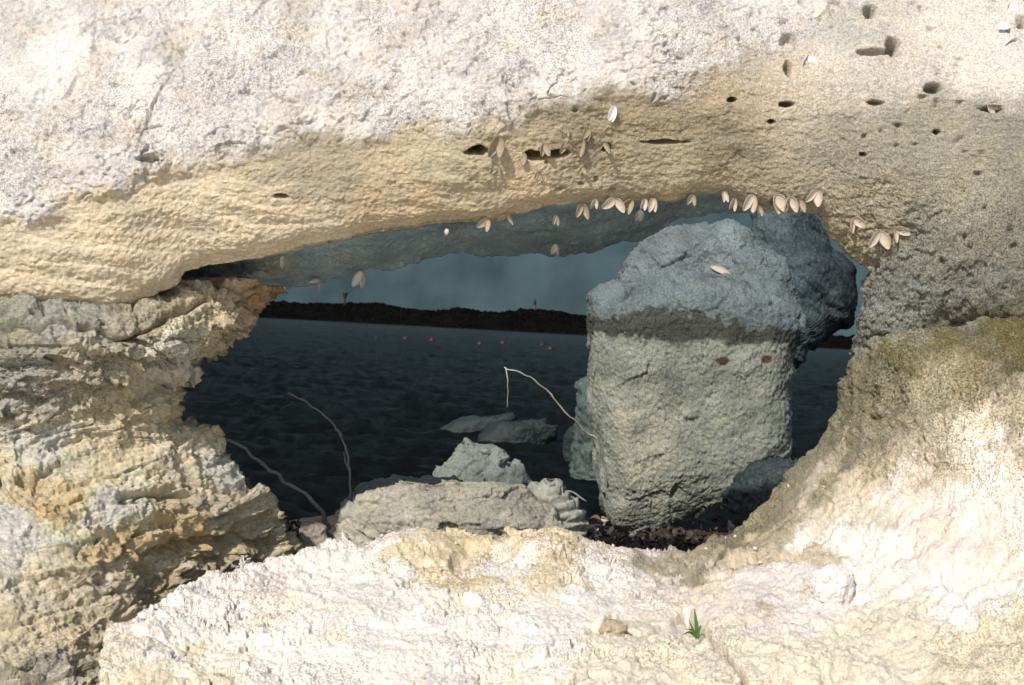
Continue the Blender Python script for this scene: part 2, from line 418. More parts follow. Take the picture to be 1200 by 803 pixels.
# ------------------------------------------------------------------ left cliff
cliff_keys = [(330, 335, -260, 325), (312, 350, -260, 340), (300, 372, -260, 360), (286, 392, -260, 390), (262, 406, -260, 410), (238, 417, -260, 425), (214, 424, -260, 440), (230, 433, -260, 455), (226, 443, -260, 470),
              (205, 450, -260, 485), (202, 470, -260, 505), (210, 490, -260, 525), (233, 506, -260, 545), (246, 516, -260, 560), (258, 540, -260, 585), (288, 563, -260, 615), (317, 588, -260, 650), (323, 612, -260, 680), (343, 636, -260, 720), (350, 660, -260, 760),
              (330, 720, -260, 830), (270, 800, -260, 900), (200, 900, -260, 1000)]
cliff_depth = tps([(-260, 330, 2.80), (0, 335, 2.80), (150, 340, 2.84), (310, 350, 2.94), (-260, 420, 2.66), (0, 370, 2.70), (60, 385, 2.68), (150, 378, 2.73), (240, 372, 2.83), (0, 430, 2.66), (100, 430, 2.69), (205, 400, 2.76), (250, 400, 2.85), (200, 435, 2.85), (100, 500, 2.77), (190, 480, 2.87), (205, 470, 2.95),
                   (0, 520, 2.68), (60, 600, 2.60), (150, 560, 2.75), (200, 580, 2.80), (280, 600, 2.93), (320, 600, 3.02), (250, 545, 2.95), (160, 640, 2.70), (100, 650, 2.58), (190, 660, 2.76), (250, 655, 2.88), (300, 660, 3.00), (345, 640, 3.08), (200, 720, 2.70), (60, 720, 2.48), (130, 760, 2.50), (0, 800, 2.32), (120, 820, 2.38),
                   (-260, 600, 2.55), (-260, 800, 2.3), (-260, 1000, 2.1), (100, 950, 2.3), (200, 900, 2.5), (350, 720, 3.0)])
def cliff_disp(p, x, y, deep):
    ps = p * np.array([0.6, 0.7, 1.5])
    w = fbm(p, 3.5, 2, 5)[:, None] * 0.10
    rag = fbm(ps, 9, 6, 101, 0.60) * 0.017
    ledge = fbm(ps + w, 8, 3, 105, 0.5, 1) * 0.008
    fine = fbm(p, 85, 3, 121, 0.65) * 0.0042
    zz = p[:, 2] + 0.10 * p[:, 0] + 0.035 * fbm(p, 5, 4, 106)
    tr = (zz * 19) % 1.0
    flake = (sstep(0.0, 0.75, tr) - sstep(0.80, 1.0, tr)) * 0.008 * sstep(-0.2, 0.4, fbm(p, 4, 3, 107))
    f1, f2, idv = cells(ps + w, 17, 3)
    blk = (sstep(0.0, 0.12, f2 - f1) - 0.9) * 0.012 * sstep(0.0, 0.5, fbm(p, 3.2, 3, 131)) + (idv - 0.5) * 0.012 * sstep(0, 0.10, f2 - f1)
    h1, h2, hid = cells(p, 44, 13)
    crumb = (0.45 - h1) * 0.008 * sstep(-0.2, 0.4, fbm(p, 6, 3, 132)) - 0.006 * sstep(0.25, 0.1, h1) * (hid > 0.7)
    bottom = fbm(p, 2.8, 3, 141) * 0.022
    chip = facet(ps + w, 15, 108) * 0.26 + facet(p, 38, 109) * 0.26 + facet(p, 85, 110) * 0.2
    d = bottom + 0.6 * rag + 0.6 * ledge + 0.6 * fine + flake + blk + crumb + chip
    # seams that split off the upper blocks
    for (pts, wd, dp) in CL_SEAMS:
        yy = np.interp(x, [q[0] for q in pts], [q[1] for q in pts]) + 5 * fbm(p, 25, 2, 151)
        inx = sstep(pts[0][0] - 8, pts[0][0] + 8, x) * sstep(pts[-1][0] + 8, pts[-1][0] - 8, x)
        d -= dp * inx * np.exp(-((y - yy) / wd) ** 2)
    return d
CL_SEAMS = [([(0, 386), (60, 388), (120, 392), (150, 398), (185, 408), (205, 425)], 3.5, 0.03), ([(150, 398), (170, 386), (200, 372), (240, 357)], 3.0, 0.03), ([(205, 425), (220, 412), (225, 400)], 3, 0.015),
            ([(140, 585), (180, 577), (220, 585)], 4, 0.022), ([(160, 650), (200, 640), (260, 633), (330, 640)], 5, 0.02), ([(20, 560), (60, 575), (110, 566)], 4, 0.018), ([(90, 370), (105, 378), (120, 381)], 3, .02), ([(0, 470), (25, 462), (60, 470)], 4, .015)]
def cliff_col(p, x, y, deep):
    wx = x + 26 * fbm(p, 6, 6, 181, 0.66); wy = y + 22 * fbm(p, 6, 6, 182, 0.66)
    c = colours([(0, 370, 0.25, 0.27, 0.22), (80, 372, *COOL), (160, 375, 0.26, 0.24, 0.17), (240, 365, *SAND), (275, 365, 0.52, 0.46, 0.33), (303, 352, 0.40, 0.27, 0.14), (20, 430, *COOL), (100, 430, 0.38, 0.36, 0.28), (60, 460, *GREY), (60, 520, *CREAM), (200, 410, *CREAM), (250, 390, *SAND), (150, 480, *SAND), (20, 560, *SAND), (200, 500, *SAND), (220, 545, *SAND),
                 (120, 540, *SAND), (60, 590, *OCHRE), (120, 600, *CREAM), (20, 640, *CREAM), (190, 625, *OCHRE), (130, 650, *OCHRE), (270, 570, *CREAM), (250, 600, *GREY), (310, 600, *SAND), (230, 620, *OCHRE), (280, 650, 0.40, 0.34, 0.21), (200, 660, 0.45, 0.38, 0.24), (180, 690, 0.38, 0.33, 0.21), (60, 680, *SAND), (30, 740, *SAND), (100, 740, *SAND), (70, 790, *GREY), (130, 700, *SAND)], wx, wy, 22)
    c = np.clip(c * 1.30 + 0.02, 0, 0.72)
    gm = c.mean(1)[:, None]
    c = (c * 0.85 + gm * 0.15) * np.array((1.04, 0.99, 0.90))
    yl = sstep(0.1, 0.5, fbm(p, 7, 4, 191))[:, None] * 0.18
    c = c * (1 - yl) + np.array((0.60, 0.46, 0.24)) * yl * (c.mean(1)[:, None] / 0.45)
    wl = sstep(0.12, 0.55, fbm(p, 10, 4, 192))[:, None] * 0.5
    c = c * (1 - wl) + np.array(CREAM) * wl * np.clip(c.mean(1)[:, None] / 0.35, 0, 1.1)
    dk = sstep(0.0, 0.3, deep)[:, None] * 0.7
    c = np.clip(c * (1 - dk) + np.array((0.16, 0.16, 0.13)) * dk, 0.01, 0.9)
    sp = 0.15 + 0.45 * sstep(0.0, 0.5, fbm(p, 5, 3, 193)) + 0.3 * sstep(480, 400, y)
    return np.hstack([c, np.clip(sp, 0, 1)[:, None]])
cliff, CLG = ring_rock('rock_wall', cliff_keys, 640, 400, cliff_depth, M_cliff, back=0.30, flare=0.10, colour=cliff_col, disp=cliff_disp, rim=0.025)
tag(cliff, 'craggy yellow stained rock wall with knobbly ledges standing left of the hole', 'rock')

# ------------------------------------------------------------------ foreground slab that sweeps up on the right
slab_keys = [(118, 900, -60, 1100), (122, 830, 20, 1100), (126, 790, 60, 1100), (132, 740, 110, 1100), (175, 714, 170, 1100), (230, 690, 230, 1100), (265, 671, 265, 1100), (284, 652, 285, 1100), (300, 655, 300, 1100), (330, 651, 330, 1100), (376, 643, 376, 1100), (384, 629, 388, 1100), (402, 627, 404, 1100), (420, 636, 420, 1100), (450, 620, 450, 1100),
             (490, 613, 490, 1100), (530, 615, 530, 1100), (562, 622, 562, 1100), (578, 634, 580, 1100), (602, 619, 610, 1100), (655, 621, 665, 1100), (690, 634, 710, 1100), (740, 640, 770, 1100), (790, 645, 830, 1100), (812, 648, 870, 1100),
             (840, 632, 950, 1100), (880, 612, 1040, 1100), (905, 588, 1140, 1100), (925, 560, 1260, 1080), (955, 528, 1450, 1050), (975, 495, 1480, 860), (988, 455, 1480, 640), (1000, 420, 1480, 480), (1004, 392, 1480, 350), (1008, 360, 1480, 290)]
slab_depth = tps([(118, 900, 2.15), (126, 800, 2.28), (132, 740, 2.42), (230, 690, 2.62), (284, 652, 2.80), (384, 630, 2.93), (490, 613, 2.98), (580, 632, 2.95), (650, 621, 2.98), (740, 640, 2.95), (812, 648, 2.98), (880, 612, 3.04), (925, 560, 3.06), (955, 528, 3.05), (988, 455, 3.03), (1002, 392, 3.02),
                  (200, 1100, 1.70), (600, 1100, 1.70), (1000, 1100, 1.66), (1450, 1100, 1.60), (300, 800, 2.28), (600, 800, 2.25), (900, 800, 2.20), (1200, 800, 2.06), (450, 700, 2.58), (650, 700, 2.58), (850, 700, 2.56), (1000, 640, 2.62), (1000, 700, 2.45), (1100, 600, 2.58), (1200, 650, 2.36), (1200, 500, 2.58),
                  (1040, 500, 2.80), (1100, 450, 2.76), (1200, 400, 2.70), (1060, 400, 2.86), (1200, 370, 2.80), (1200, 335, 2.92), (1090, 360, 2.98), (1010, 360, 3.12), (1480, 350, 2.75), (1480, 290, 2.9), (1480, 600, 2.35), (880, 640, 2.84), (960, 570, 2.86)])
def slab_disp(p, x, y, deep):
    bottom = fbm(p, 2.4, 3, 201) * 0.018
    lump = fbm(p, 7, 4, 211, 0.5) * 0.008
    wq = p + np.stack([fbm(p, 9, 2, 212 + k) for k in range(3)], 1) * 0.012
    chip = facet(wq, 13, 216) * 0.20 + facet(wq, 32, 217) * 0.27 + facet(p, 80, 218) * 0.26
    gr = fbm(p, 110, 3, 221, 0.65) * 0.0018
    rt = sstep(840, 1050, x)
    f1, f2, idv = cells(p + fbm(p, 25, 2, 9)[:, None] * 0.015, 48, 5)
    pitf = sstep(-0.1, 0.4, fbm(p, 6, 3, 231))
    crumb = -0.011 * sstep(0.36, 0.14, f1) * (idv > 0.62) * pitf * (0.6 + 0.4 * rt)
    g1, g2, gid = cells(p + fbm(p, 12, 4, 8)[:, None] * 0.07, 7, 6)
    crack = -0.012 * sstep(0.035, 0.0, g2 - g1) * sstep(0.15, 0.45, fbm(p, 3.3, 3, 241))
    h1, h2, hid = cells(p * np.array([0.8, 1.1, 1.1]) + fbm(p, 22, 3, 256)[:, None] * 0.03, 27, 16)
    crumb = crumb - 0.016 * sstep(0.30, 0.17, h1) * (hid > 0.70) * sstep(-0.1, 0.3, fbm(p, 5, 3, 257)) - 0.007 * sstep(0.06, 0.0, h2 - h1) * sstep(0.1, 0.5, fbm(p, 6, 3, 258))
    creases = chip * (0.35 + 0.65 * sstep(-0.4, 0.3, fbm(p, 4, 3, 253)))
    rimr = fbm(p, 16, 4, 255, 0.55, 2) * 0.007 * rt * sstep(60, 0, 1010 - x + (y - 400) * -0.45)
    d = bottom + lump + gr + crumb + crack + creases + rimr
    for (pts, wd, dp) in SL_SEAMS:
        yy = np.interp(x, [q[0] for q in pts], [q[1] for q in pts]) + 7 * fbm(p, 20, 3, 261)
        inx = sstep(pts[0][0] - 8, pts[0][0] + 8, x) * sstep(pts[-1][0] + 8, pts[-1][0] - 8, x)
        d -= dp * inx * np.exp(-((y - yy) / wd) ** 2)
    for (hx, hy, w, h, dp) in SL_LUMPS:
        d += dp * sstep(1.2, 0.5, np.hypot((x - hx) / w, (y - hy) / h) + 0.2 * fbm(p, 30, 2, 271)) * (deep == 0)
    return d
SL_SEAMS = [([(800, 712), (826, 742), (852, 768), (872, 800), (885, 830)], 4.5, 0.06), ([(540, 646), (560, 650), (600, 646)], 4, 0.012), ([(330, 682), (420, 676), (520, 684)], 5, .010), ([(690, 745), (720, 738), (760, 742), (800, 715)], 3, 0.03), ([(560, 790), (640, 772), (655, 750)], 5, 0.012), ([(820, 662), (850, 668), (890, 655)], 4, 0.015)]
SL_LUMPS = [(540, 660, 14, 12, -0.02), (860, 652, 26, 8, 0.015), (490, 640, 50, 20, 0.012), (640, 640, 50, 16, 0.012), (712, 736, 16, 10, 0.02), (810, 740, 20, 20, -0.015)]
def slab_col(p, x, y, deep):
    wx = x + 46 * fbm(p, 6, 6, 281, 0.7); wy = y + 40 * fbm(p, 6, 6, 282, 0.7)
    W2 = (0.80, 0.755, 0.695)
    c = colours([(200, 760, *W2), (300, 720, *W2), (450, 680, *W2), (600, 700, *W2), (700, 680, *W2), (800, 690, 0.74, 0.66, 0.58), (900, 700, 0.72, 0.65, 0.60), (1000, 650, *W2), (1100, 620, 0.72, 0.64, 0.57), (1180, 560, *W2), (1150, 680, *W2), (500, 780, *W2), (760, 760, *CREAM), (850, 740, 0.70, 0.63, 0.50), (1000, 760, 0.70, 0.635, 0.51), (1150, 760, 0.68, 0.60, 0.44), (950, 800, *CREAM), (1080, 720, 0.68, 0.61, 0.50), (150, 780, *CREAM), (200, 800, 0.66, 0.59, 0.44),
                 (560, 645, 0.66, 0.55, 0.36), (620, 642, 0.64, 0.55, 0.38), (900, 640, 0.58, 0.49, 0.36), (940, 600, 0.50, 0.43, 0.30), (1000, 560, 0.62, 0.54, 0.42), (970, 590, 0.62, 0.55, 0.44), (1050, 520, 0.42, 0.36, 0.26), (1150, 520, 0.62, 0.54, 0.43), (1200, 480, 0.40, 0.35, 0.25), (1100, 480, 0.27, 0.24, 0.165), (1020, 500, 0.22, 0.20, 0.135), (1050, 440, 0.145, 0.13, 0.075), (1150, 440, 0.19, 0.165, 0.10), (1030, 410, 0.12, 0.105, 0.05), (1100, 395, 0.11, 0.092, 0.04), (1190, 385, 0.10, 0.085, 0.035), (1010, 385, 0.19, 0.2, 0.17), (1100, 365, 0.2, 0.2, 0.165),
                 (990, 460, 0.16, 0.15, 0.095), (960, 520, 0.22, 0.205, 0.135), (925, 560, 0.24, 0.225, 0.14), (890, 605, 0.24, 0.22, 0.135), (845, 632, 0.20, 0.18, 0.11), (960, 555, 0.25, 0.23, 0.15), (935, 590, 0.27, 0.245, 0.16), (870, 632, 0.24, 0.215, 0.14), (1000, 470, 0.17, 0.155, 0.10), (1030, 540, 0.40, 0.35, 0.25), (812, 650, 0.34, 0.31, 0.22)], wx, wy, 22)  # darker olive along the inner rim: shade painted into the colour
    c = c * (1 + 0.28 * sstep(560, 440, y) * sstep(960, 1040, x))[:, None]
    yl = sstep(0.1, 0.6, fbm(p, 6, 4, 291))[:, None] * 0.22
    c = c * (1 - yl) + np.array((0.76, 0.60, 0.33)) * yl * (c.mean(1)[:, None] / 0.62)
    pk = sstep(0.1, 0.5, fbm(p, 12, 4, 292))[:, None] * 0.30
    c = c * (1 - pk) + np.array((0.60, 0.50, 0.42)) * pk * (c.mean(1)[:, None] / 0.62)
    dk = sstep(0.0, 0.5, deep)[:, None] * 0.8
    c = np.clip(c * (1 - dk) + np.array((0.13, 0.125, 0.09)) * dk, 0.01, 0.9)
    sp = 0.22 + 0.5 * sstep(-0.1, 0.5, fbm(p, 5, 4, 293)) + 0.6 * sstep(620, 470, y + 0.15 * (1000 - x)) * sstep(820, 960, x)
    return np.hstack([c, np.clip(sp, 0, 1)[:, None]])
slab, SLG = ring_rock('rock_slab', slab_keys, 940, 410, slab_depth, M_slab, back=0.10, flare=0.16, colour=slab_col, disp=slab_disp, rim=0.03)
tag(slab, 'bleached pinkish white rock slab filling the foreground and sweeping up to the right', 'rock')

# ------------------------------------------------------------------ free-standing rocks
def loft_rock(name, left, right, depth, thick, mat, nv=160, nu=220, power=2.6, disp=None, colour=None, lean=0.0, front=None):
    """left/right: outline as (x, y) pixel rows from top to bottom; depth: centre distance; thick: half thickness factor of half width"""
    y0 = max(left[0][1], right[0][1]); y1 = min(left[-1][1], right[-1][1])
    t = np.linspace(0, 1, nv)
    ys = y0 + (y1 - y0) * (0.5 - 0.5 * np.cos(np.pi * t))
    lx = np.interp(ys, [q[1] for q in left], [q[0] for q in left]); rx = np.interp(ys, [q[1] for q in right], [q[0] for q in right])
    Lp, Rp = P(lx, ys, depth), P(rx, ys, depth)
    cen = (Lp + Rp) / 2
    half = np.linalg.norm(Rp - Lp, axis=1) / 2
    th = np.linspace(0, 2 * np.pi, 20001)
    ca, sa = np.cos(th), np.sin(th)
    ca = np.sign(ca) * np.abs(ca) ** (2 / power); sa = np.sign(sa) * np.abs(sa) ** (2 / power)
    step = np.hypot(np.diff(ca), np.diff(sa) * thick) * np.where(sa[:-1] + sa[1:] < 0, 1.0, 0.35)
    al = np.concatenate([[0], np.cumsum(step)])
    at_ = np.linspace(0, al[-1], nu, endpoint=False)
    ca, sa = np.interp(at_, al, ca), np.interp(at_, al, sa)
    fade = np.sqrt(np.clip(1 - (1 - t) ** 6, 0, 1))
    dy = thick * half.max() * (0.25 + 0.75 * np.sqrt(half / half.max())) * fade
    off = lean * (1 - t)
    G = np.zeros((nv, nu, 3))
    xdir = (Rp - Lp) / (2 * half[:, None] + 1e-9)
    G = cen[:, None] + xdir[:, None] * (half[:, None, None] * ca[None, :, None])
    ydir = np.array([0, 1.0, 0])
    G = G + ydir * (dy[:, None, None] * sa[None, :, None] + off[:, None, None])
    PXg = lx[:, None] + (rx - lx)[:, None] * (ca[None] * 0.5 + 0.5) + 0 * G[..., 0]
    PYg = ys[:, None] + 0 * G[..., 0]
    if front is not None:
        face = np.clip(-sa, 0, 1)[None, :]
        G = G + ydir * (front(PXg, PYg) * face)[..., None]
    nrm = grid_normals(G, False, True)
    toc = G - G.mean((0, 1))
    if (nrm * toc).sum() < 0: nrm = -nrm; flip = True
    else: flip = False
    flat = G.reshape(-1, 3)
    d = disp(flat, PXg.ravel(), PYg.ravel())
    flat2 = flat + nrm.reshape(-1, 3) * d[:, None]
    col = colour(flat, PXg.ravel(), PYg.ravel())
    V = np.vstack([flat2, flat2[:nu].mean(0), flat2[-nu:].mean(0)])
    e0 = np.arange(nu); e1 = (e0 + 1) % nu
    a, b = len(flat2), len(flat2) + 1
    tris = np.vstack([np.stack([e1, e0, np.full(nu, a)], 1), np.stack([e0 + (nv - 1) * nu, e1 + (nv - 1) * nu, np.full(nu, b)], 1)])
    q = grid_quads(nv, nu, False, True)
    if flip: q = q[:, ::-1]; tris = tris[:, ::-1]
    return link_mesh(name, V, q, mat, tris=tris, col=np.vstack([col, col[:1], col[-1:]]))
def rock_disp(seed, big=0.02, mid=0.01, fine=0.003, f0=3.0, f1=14.0, f2=60.0, crack=0.0, fc=8.0, kind=2):
    def f(p, x, y):
        d = fbm(p, f0, 3, seed) * big + fbm(p, f1, 4, seed + 10, 0.55, kind) * mid + fbm(p, f2, 3, seed + 20, 0.6) * fine
        if crack:
            a, b, i = cells(p + fbm(p, 6, 2, seed)[:, None] * 0.05, fc, seed)
            d += (sstep(0, 0.15, b - a) - 1) * crack + (i - 0.5) * crack
        return d
    return f
def flat_col(col, seed, var=0.25, col2=None):
    def f(p, x, y):
        n = fbm(p, 7, 4, seed)[:, None]
        c = np.array(col) * (1 + var * n)
        if col2 is not None:
            k = sstep(0.0, 0.45, fbm(p, 5, 4, seed + 5))[:, None] * 0.7
            c = c * (1 - k) + np.array(col2) * k
        return np.clip(c, 0.005, 0.9)
    return f

b_left = [(790, 304), (772, 312), (756, 322), (740, 334), (716, 336), (700, 339), (692, 348), (693, 366), (692, 400), (690, 440), (694, 480), (697, 520), (700, 555), (704, 585), (714, 604), (730, 618)]
b_right = [(830, 304), (850, 312), (880, 318), (905, 330), (920, 346), (934, 362), (938, 378), (930, 400), (925, 420), (921, 450), (918, 490), (917, 520), (912, 542), (892, 562), (850, 584), (805, 602), (768, 620)]
def b_front(x, y):
    f = 0.0 * x
    # the crown leans back above the shoulder, in rounded shelves
    for (pts, hgt) in (([(692, 352), (720, 350), (760, 346), (830, 336), (940, 366)], 0.10), ):
        yy = np.interp(x, [q[0] for q in pts], [q[1] for q in pts])
        f = f + hgt * sstep(14, -22, y - yy)
    f = f + 0.03 * sstep(735, 700, x)
    f = f + 0.10 * sstep(560, 610, y) * sstep(760, 900, x) + 0.08 * sstep(880, 950, x)
    f = f + 0.10 * sstep(705, 690, x + 0 * y) * 0
    return f
def b_disp(p, x, y):
    d = fbm(p, 2.2, 3, 301) * 0.014 + fbm(p, 9, 5, 311, 0.56) * 0.008 + fbm(p, 75, 3, 321, 0.65) * 0.0035 + facet(p, 6, 302) * 0.07 + facet(p, 20, 303) * 0.09 + facet(p, 55, 304) * 0.16
    q = p @ np.array([[0.8, 0, 0.6], [0, 1, 0], [-0.6, 0, 0.8]])
    top = sstep(372, 335, y)
    d += top * fbm(q * np.array([0.6, 1, 2.2]), 7, 3, 331, 0.5, 1) * 0.012
    f1, f2, i = cells(p, 34, 12)
    d -= 0.009 * sstep(0.22, 0.08, f1) * (i > 0.6) * sstep(380, 420, y)
    for pts, wd, dp in (([(722, 352), (735, 342), (746, 330)], 3, 0.02), ([(700, 580), (760, 572), (830, 556), (910, 530)], 9, 0.006)):
        yy = np.interp(x, [k[0] for k in pts], [k[1] for k in pts]) + 3 * fbm(p, 14, 2, 341)
        d -= 1.6 * dp * np.exp(-((y - yy) / wd) ** 2) * sstep(pts[0][0] - 6, pts[0][0] + 6, x) * sstep(pts[-1][0] + 6, pts[-1][0] - 6, x)
    return d
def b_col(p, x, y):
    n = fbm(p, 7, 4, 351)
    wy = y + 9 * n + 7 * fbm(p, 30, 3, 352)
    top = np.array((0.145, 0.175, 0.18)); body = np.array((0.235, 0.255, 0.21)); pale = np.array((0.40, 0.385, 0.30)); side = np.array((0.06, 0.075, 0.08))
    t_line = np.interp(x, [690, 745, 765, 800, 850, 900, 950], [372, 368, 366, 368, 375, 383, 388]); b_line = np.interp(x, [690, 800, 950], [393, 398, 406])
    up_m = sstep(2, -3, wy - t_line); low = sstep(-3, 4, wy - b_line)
    c = np.where(up_m[:, None] > 0.5, top, body) * (1 + 0.3 * n[:, None])  # overlaid sky's blue light on the upper part, painted into the colour
    c = c * (1 - 0.75 * ((1 - up_m) * (1 - low))[:, None])     # overlaid headland's dark band, painted into the stone's colour
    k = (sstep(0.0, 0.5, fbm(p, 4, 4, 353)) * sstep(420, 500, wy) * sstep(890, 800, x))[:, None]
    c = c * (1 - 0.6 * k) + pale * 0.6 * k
    s = (sstep(905, 945, x + 10 * n) * (1 - up_m))[:, None]  # shaded right flank painted into the colour
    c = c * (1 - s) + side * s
    foot_tone = sstep(560, 605, wy + 0.1 * (x - 760))[:, None] * 0.55  # darker towards the bottom of the stone
    c = c * (1 - foot_tone) + np.array((0.12, 0.13, 0.115)) * foot_tone
    for ox, oy in ((835, 421), (883, 419)):                  # two overlaid buoys, painted onto the stone as rusty spots
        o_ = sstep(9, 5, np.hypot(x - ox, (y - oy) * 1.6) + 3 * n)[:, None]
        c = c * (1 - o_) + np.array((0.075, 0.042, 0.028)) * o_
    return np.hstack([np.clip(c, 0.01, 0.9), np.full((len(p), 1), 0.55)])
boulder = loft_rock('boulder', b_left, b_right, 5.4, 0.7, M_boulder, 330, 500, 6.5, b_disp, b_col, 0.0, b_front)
tag(boulder, 'tall blocky grey boulder with blue grey top and dark belt inside the hole', 'boulder')

def up_col(base, seed, far=0.0):
    def f(p, x, y):
        n = fbm(p, 7, 4, seed)[:, None]
        return np.hstack([np.clip(np.array(base) * (1 + 0.35 * n), 0.01, 0.8), np.full((len(p), 1), 0.5)])
    return f
def up_disp(seed, big=0.03):
    def f(p, x, y):
        q = p @ np.array([[0.8, 0, 0.6], [0, 1, 0], [-0.6, 0, 0.8]])
        return fbm(p, 3, 3, seed) * big + fbm(q * np.array([0.6, 1, 2.2]), 8, 4, seed + 3, 0.55, 1) * 0.011 + facet(p, 8, seed + 4) * 0.10 + facet(p, 28, seed + 5) * 0.13 + fbm(p, 70, 3, seed + 6, 0.65) * 0.0035
    return f
upper = loft_rock('rock', [(800, 262), (782, 267), (762, 280), (748, 294), (736, 312), (729, 330), (728, 360)], [(815, 262), (850, 264), (872, 274), (884, 290), (890, 310), (892, 330), (892, 360)], 5.52, 0.7, M_boulder, 150, 300, 2.6, up_disp(380), up_col((0.155, 0.185, 0.19), 385))
tag(upper, 'blue grey ridged rock capping the tall boulder, topmost of the pile', 'rock')
cob = loft_rock('rock', [(872, 293), (858, 300), (850, 312), (846, 326), (850, 352)], [(884, 293), (900, 299), (916, 310), (927, 326), (930, 352)], 5.42, 0.8, M_boulder, 90, 170, 2.4, up_disp(390, 0.015), up_col((0.14, 0.17, 0.175), 395))
tag(cob, 'rounded blue grey rock sitting on the right shoulder of the tall boulder', 'rock')
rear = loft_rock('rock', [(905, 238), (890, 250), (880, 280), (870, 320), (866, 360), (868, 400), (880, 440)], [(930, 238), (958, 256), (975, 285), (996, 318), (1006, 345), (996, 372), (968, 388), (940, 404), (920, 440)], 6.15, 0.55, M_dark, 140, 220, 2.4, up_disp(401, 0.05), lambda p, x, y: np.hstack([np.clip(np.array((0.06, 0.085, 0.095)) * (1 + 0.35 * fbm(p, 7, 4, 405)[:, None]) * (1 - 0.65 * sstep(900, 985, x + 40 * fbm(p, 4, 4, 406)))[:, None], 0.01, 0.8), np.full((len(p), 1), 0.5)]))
tag(rear, 'dark blue rock lodged behind the right side of the tall grey boulder', 'rock')

side = loft_rock('boulder', [(700, 440), (688, 446), (678, 452), (675, 470), (674, 500), (672, 560)], [(715, 440), (730, 446), (740, 456), (745, 480), (745, 520), (745, 570)], 5.9, 0.8, M_dark, 80, 110, 2.4, rock_disp(411, 0.02, 0.015, 0.003), flat_col((0.075, 0.10, 0.095), 412, 0.3))
tag(side, 'narrow dark green boulder peeping out at the left side of the tall grey one', 'boulder')

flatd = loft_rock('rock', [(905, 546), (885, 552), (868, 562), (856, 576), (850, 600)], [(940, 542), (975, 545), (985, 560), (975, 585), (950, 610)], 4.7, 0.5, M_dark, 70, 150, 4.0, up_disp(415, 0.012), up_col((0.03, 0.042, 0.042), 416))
tag(flatd, 'dark flat rock wedged low between the tall boulder and the right rim of the hole', 'rock')

low_l = [(470, 566), (445, 572), (420, 582), (398, 605), (390, 630), (385, 690)]
low_r = [(540, 566), (612, 570), (622, 584), (650, 600), (668, 625), (690, 690)]
lowrock = loft_rock('rock', low_l, low_r, 3.32, 0.34, M_boulder, 180, 460, 2.3, lambda p, x, y: fbm(p, 4, 4, 421) * 0.018 + facet(p * np.array([0.7, 1, 1.5]), 14, 423) * 0.22 + facet(p, 40, 424) * 0.22 + fbm(p, 80, 3, 425) * 0.003 + fbm(p * np.array([0.5, 1, 2]), 12, 4, 426, 0.5, 1) * 0.006, flat_col((0.42, 0.40, 0.33), 422, 0.25, (0.30, 0.29, 0.24)))
tag(lowrock, 'low broad grey rock with cracked layers lying just behind the white slab', 'rock')
lay = loft_rock('rock', [(640, 570), (622, 574), (606, 584), (596, 604), (590, 660)], [(652, 570), (662, 582), (676, 592), (682, 604), (686, 660)], 3.42, 0.6, M_boulder, 110, 200, 2.6, lambda p, x, y: fbm(p, 5, 4, 431) * 0.012 + (sstep(0, 0.7, (p[:, 2] * 42 + 1.2 * fbm(p, 6, 3, 432)) % 1.0) - sstep(0.8, 1, (p[:, 2] * 42 + 1.2 * fbm(p, 6, 3, 432)) % 1.0)) * 0.012 + facet(p, 35, 433) * 0.25, flat_col((0.36, 0.36, 0.31), 432, 0.25, (0.22, 0.23, 0.2)))
tag(lay, 'small grey rock split into thin layers, right end of the low rock', 'rock')
rear_low = loft_rock('rock', [(470, 564), (440, 567), (418, 573), (405, 585), (400, 640)], [(490, 564), (520, 566), (545, 570), (560, 585), (570, 640)], 3.65, 0.7, M_boulder, 70, 160, 2.4, rock_disp(433, 0.01, 0.01, 0.003), flat_col((0.22, 0.24, 0.21), 434, 0.25))
tag(rear_low, 'flat dull grey rock showing along the back of the low cracked rock', 'rock')
tri = loft_rock('rock', [(541, 515), (534, 520), (522, 540), (514, 556), (512, 572), (512, 620)], [(548, 515), (560, 524), (584, 526), (596, 540), (614, 550), (622, 566), (630, 620)], 5.2, 0.7, M_boulder, 130, 220, 2.4, lambda p, x, y: fbm(p, 4, 4, 441) * 0.013 + facet(p, 9, 442) * 0.22 + facet(p, 26, 443) * 0.22 + fbm(p, 70, 3, 444) * 0.003, flat_col((0.23, 0.255, 0.225), 442, 0.25, (0.14, 0.16, 0.14)))
tag(tri, 'pointed grey green rock standing at the water just left of the tall boulder', 'rock')
peb = loft_rock('stone', [(355, 613), (350, 620), (348, 640), (350, 665)], [(375, 613), (382, 618), (384, 640), (384, 665)], 3.22, 0.8, M_boulder, 60, 90, 3.5, rock_disp(451, 0.006, 0.004, 0.001, 12, 30, 90), flat_col((0.42, 0.37, 0.30), 452, 0.2))
tag(peb, 'small squarish beige stone wedged between the craggy wall and the white slab', 'stone')
emb = loft_rock('stone', [(968, 664), (955, 670), (949, 684), (952, 700), (962, 712)], [(985, 664), (998, 670), (1002, 684), (1000, 700), (990, 712)], 2.495, 0.9, M_slab, 60, 90, 2.4, rock_disp(461, 0.006, 0.006, 0.0015, 10, 25, 90), flat_col((0.80, 0.74, 0.71), 462, 0.1))
tag(emb, 'rounded white stone set in the slab at the lower right', 'stone')
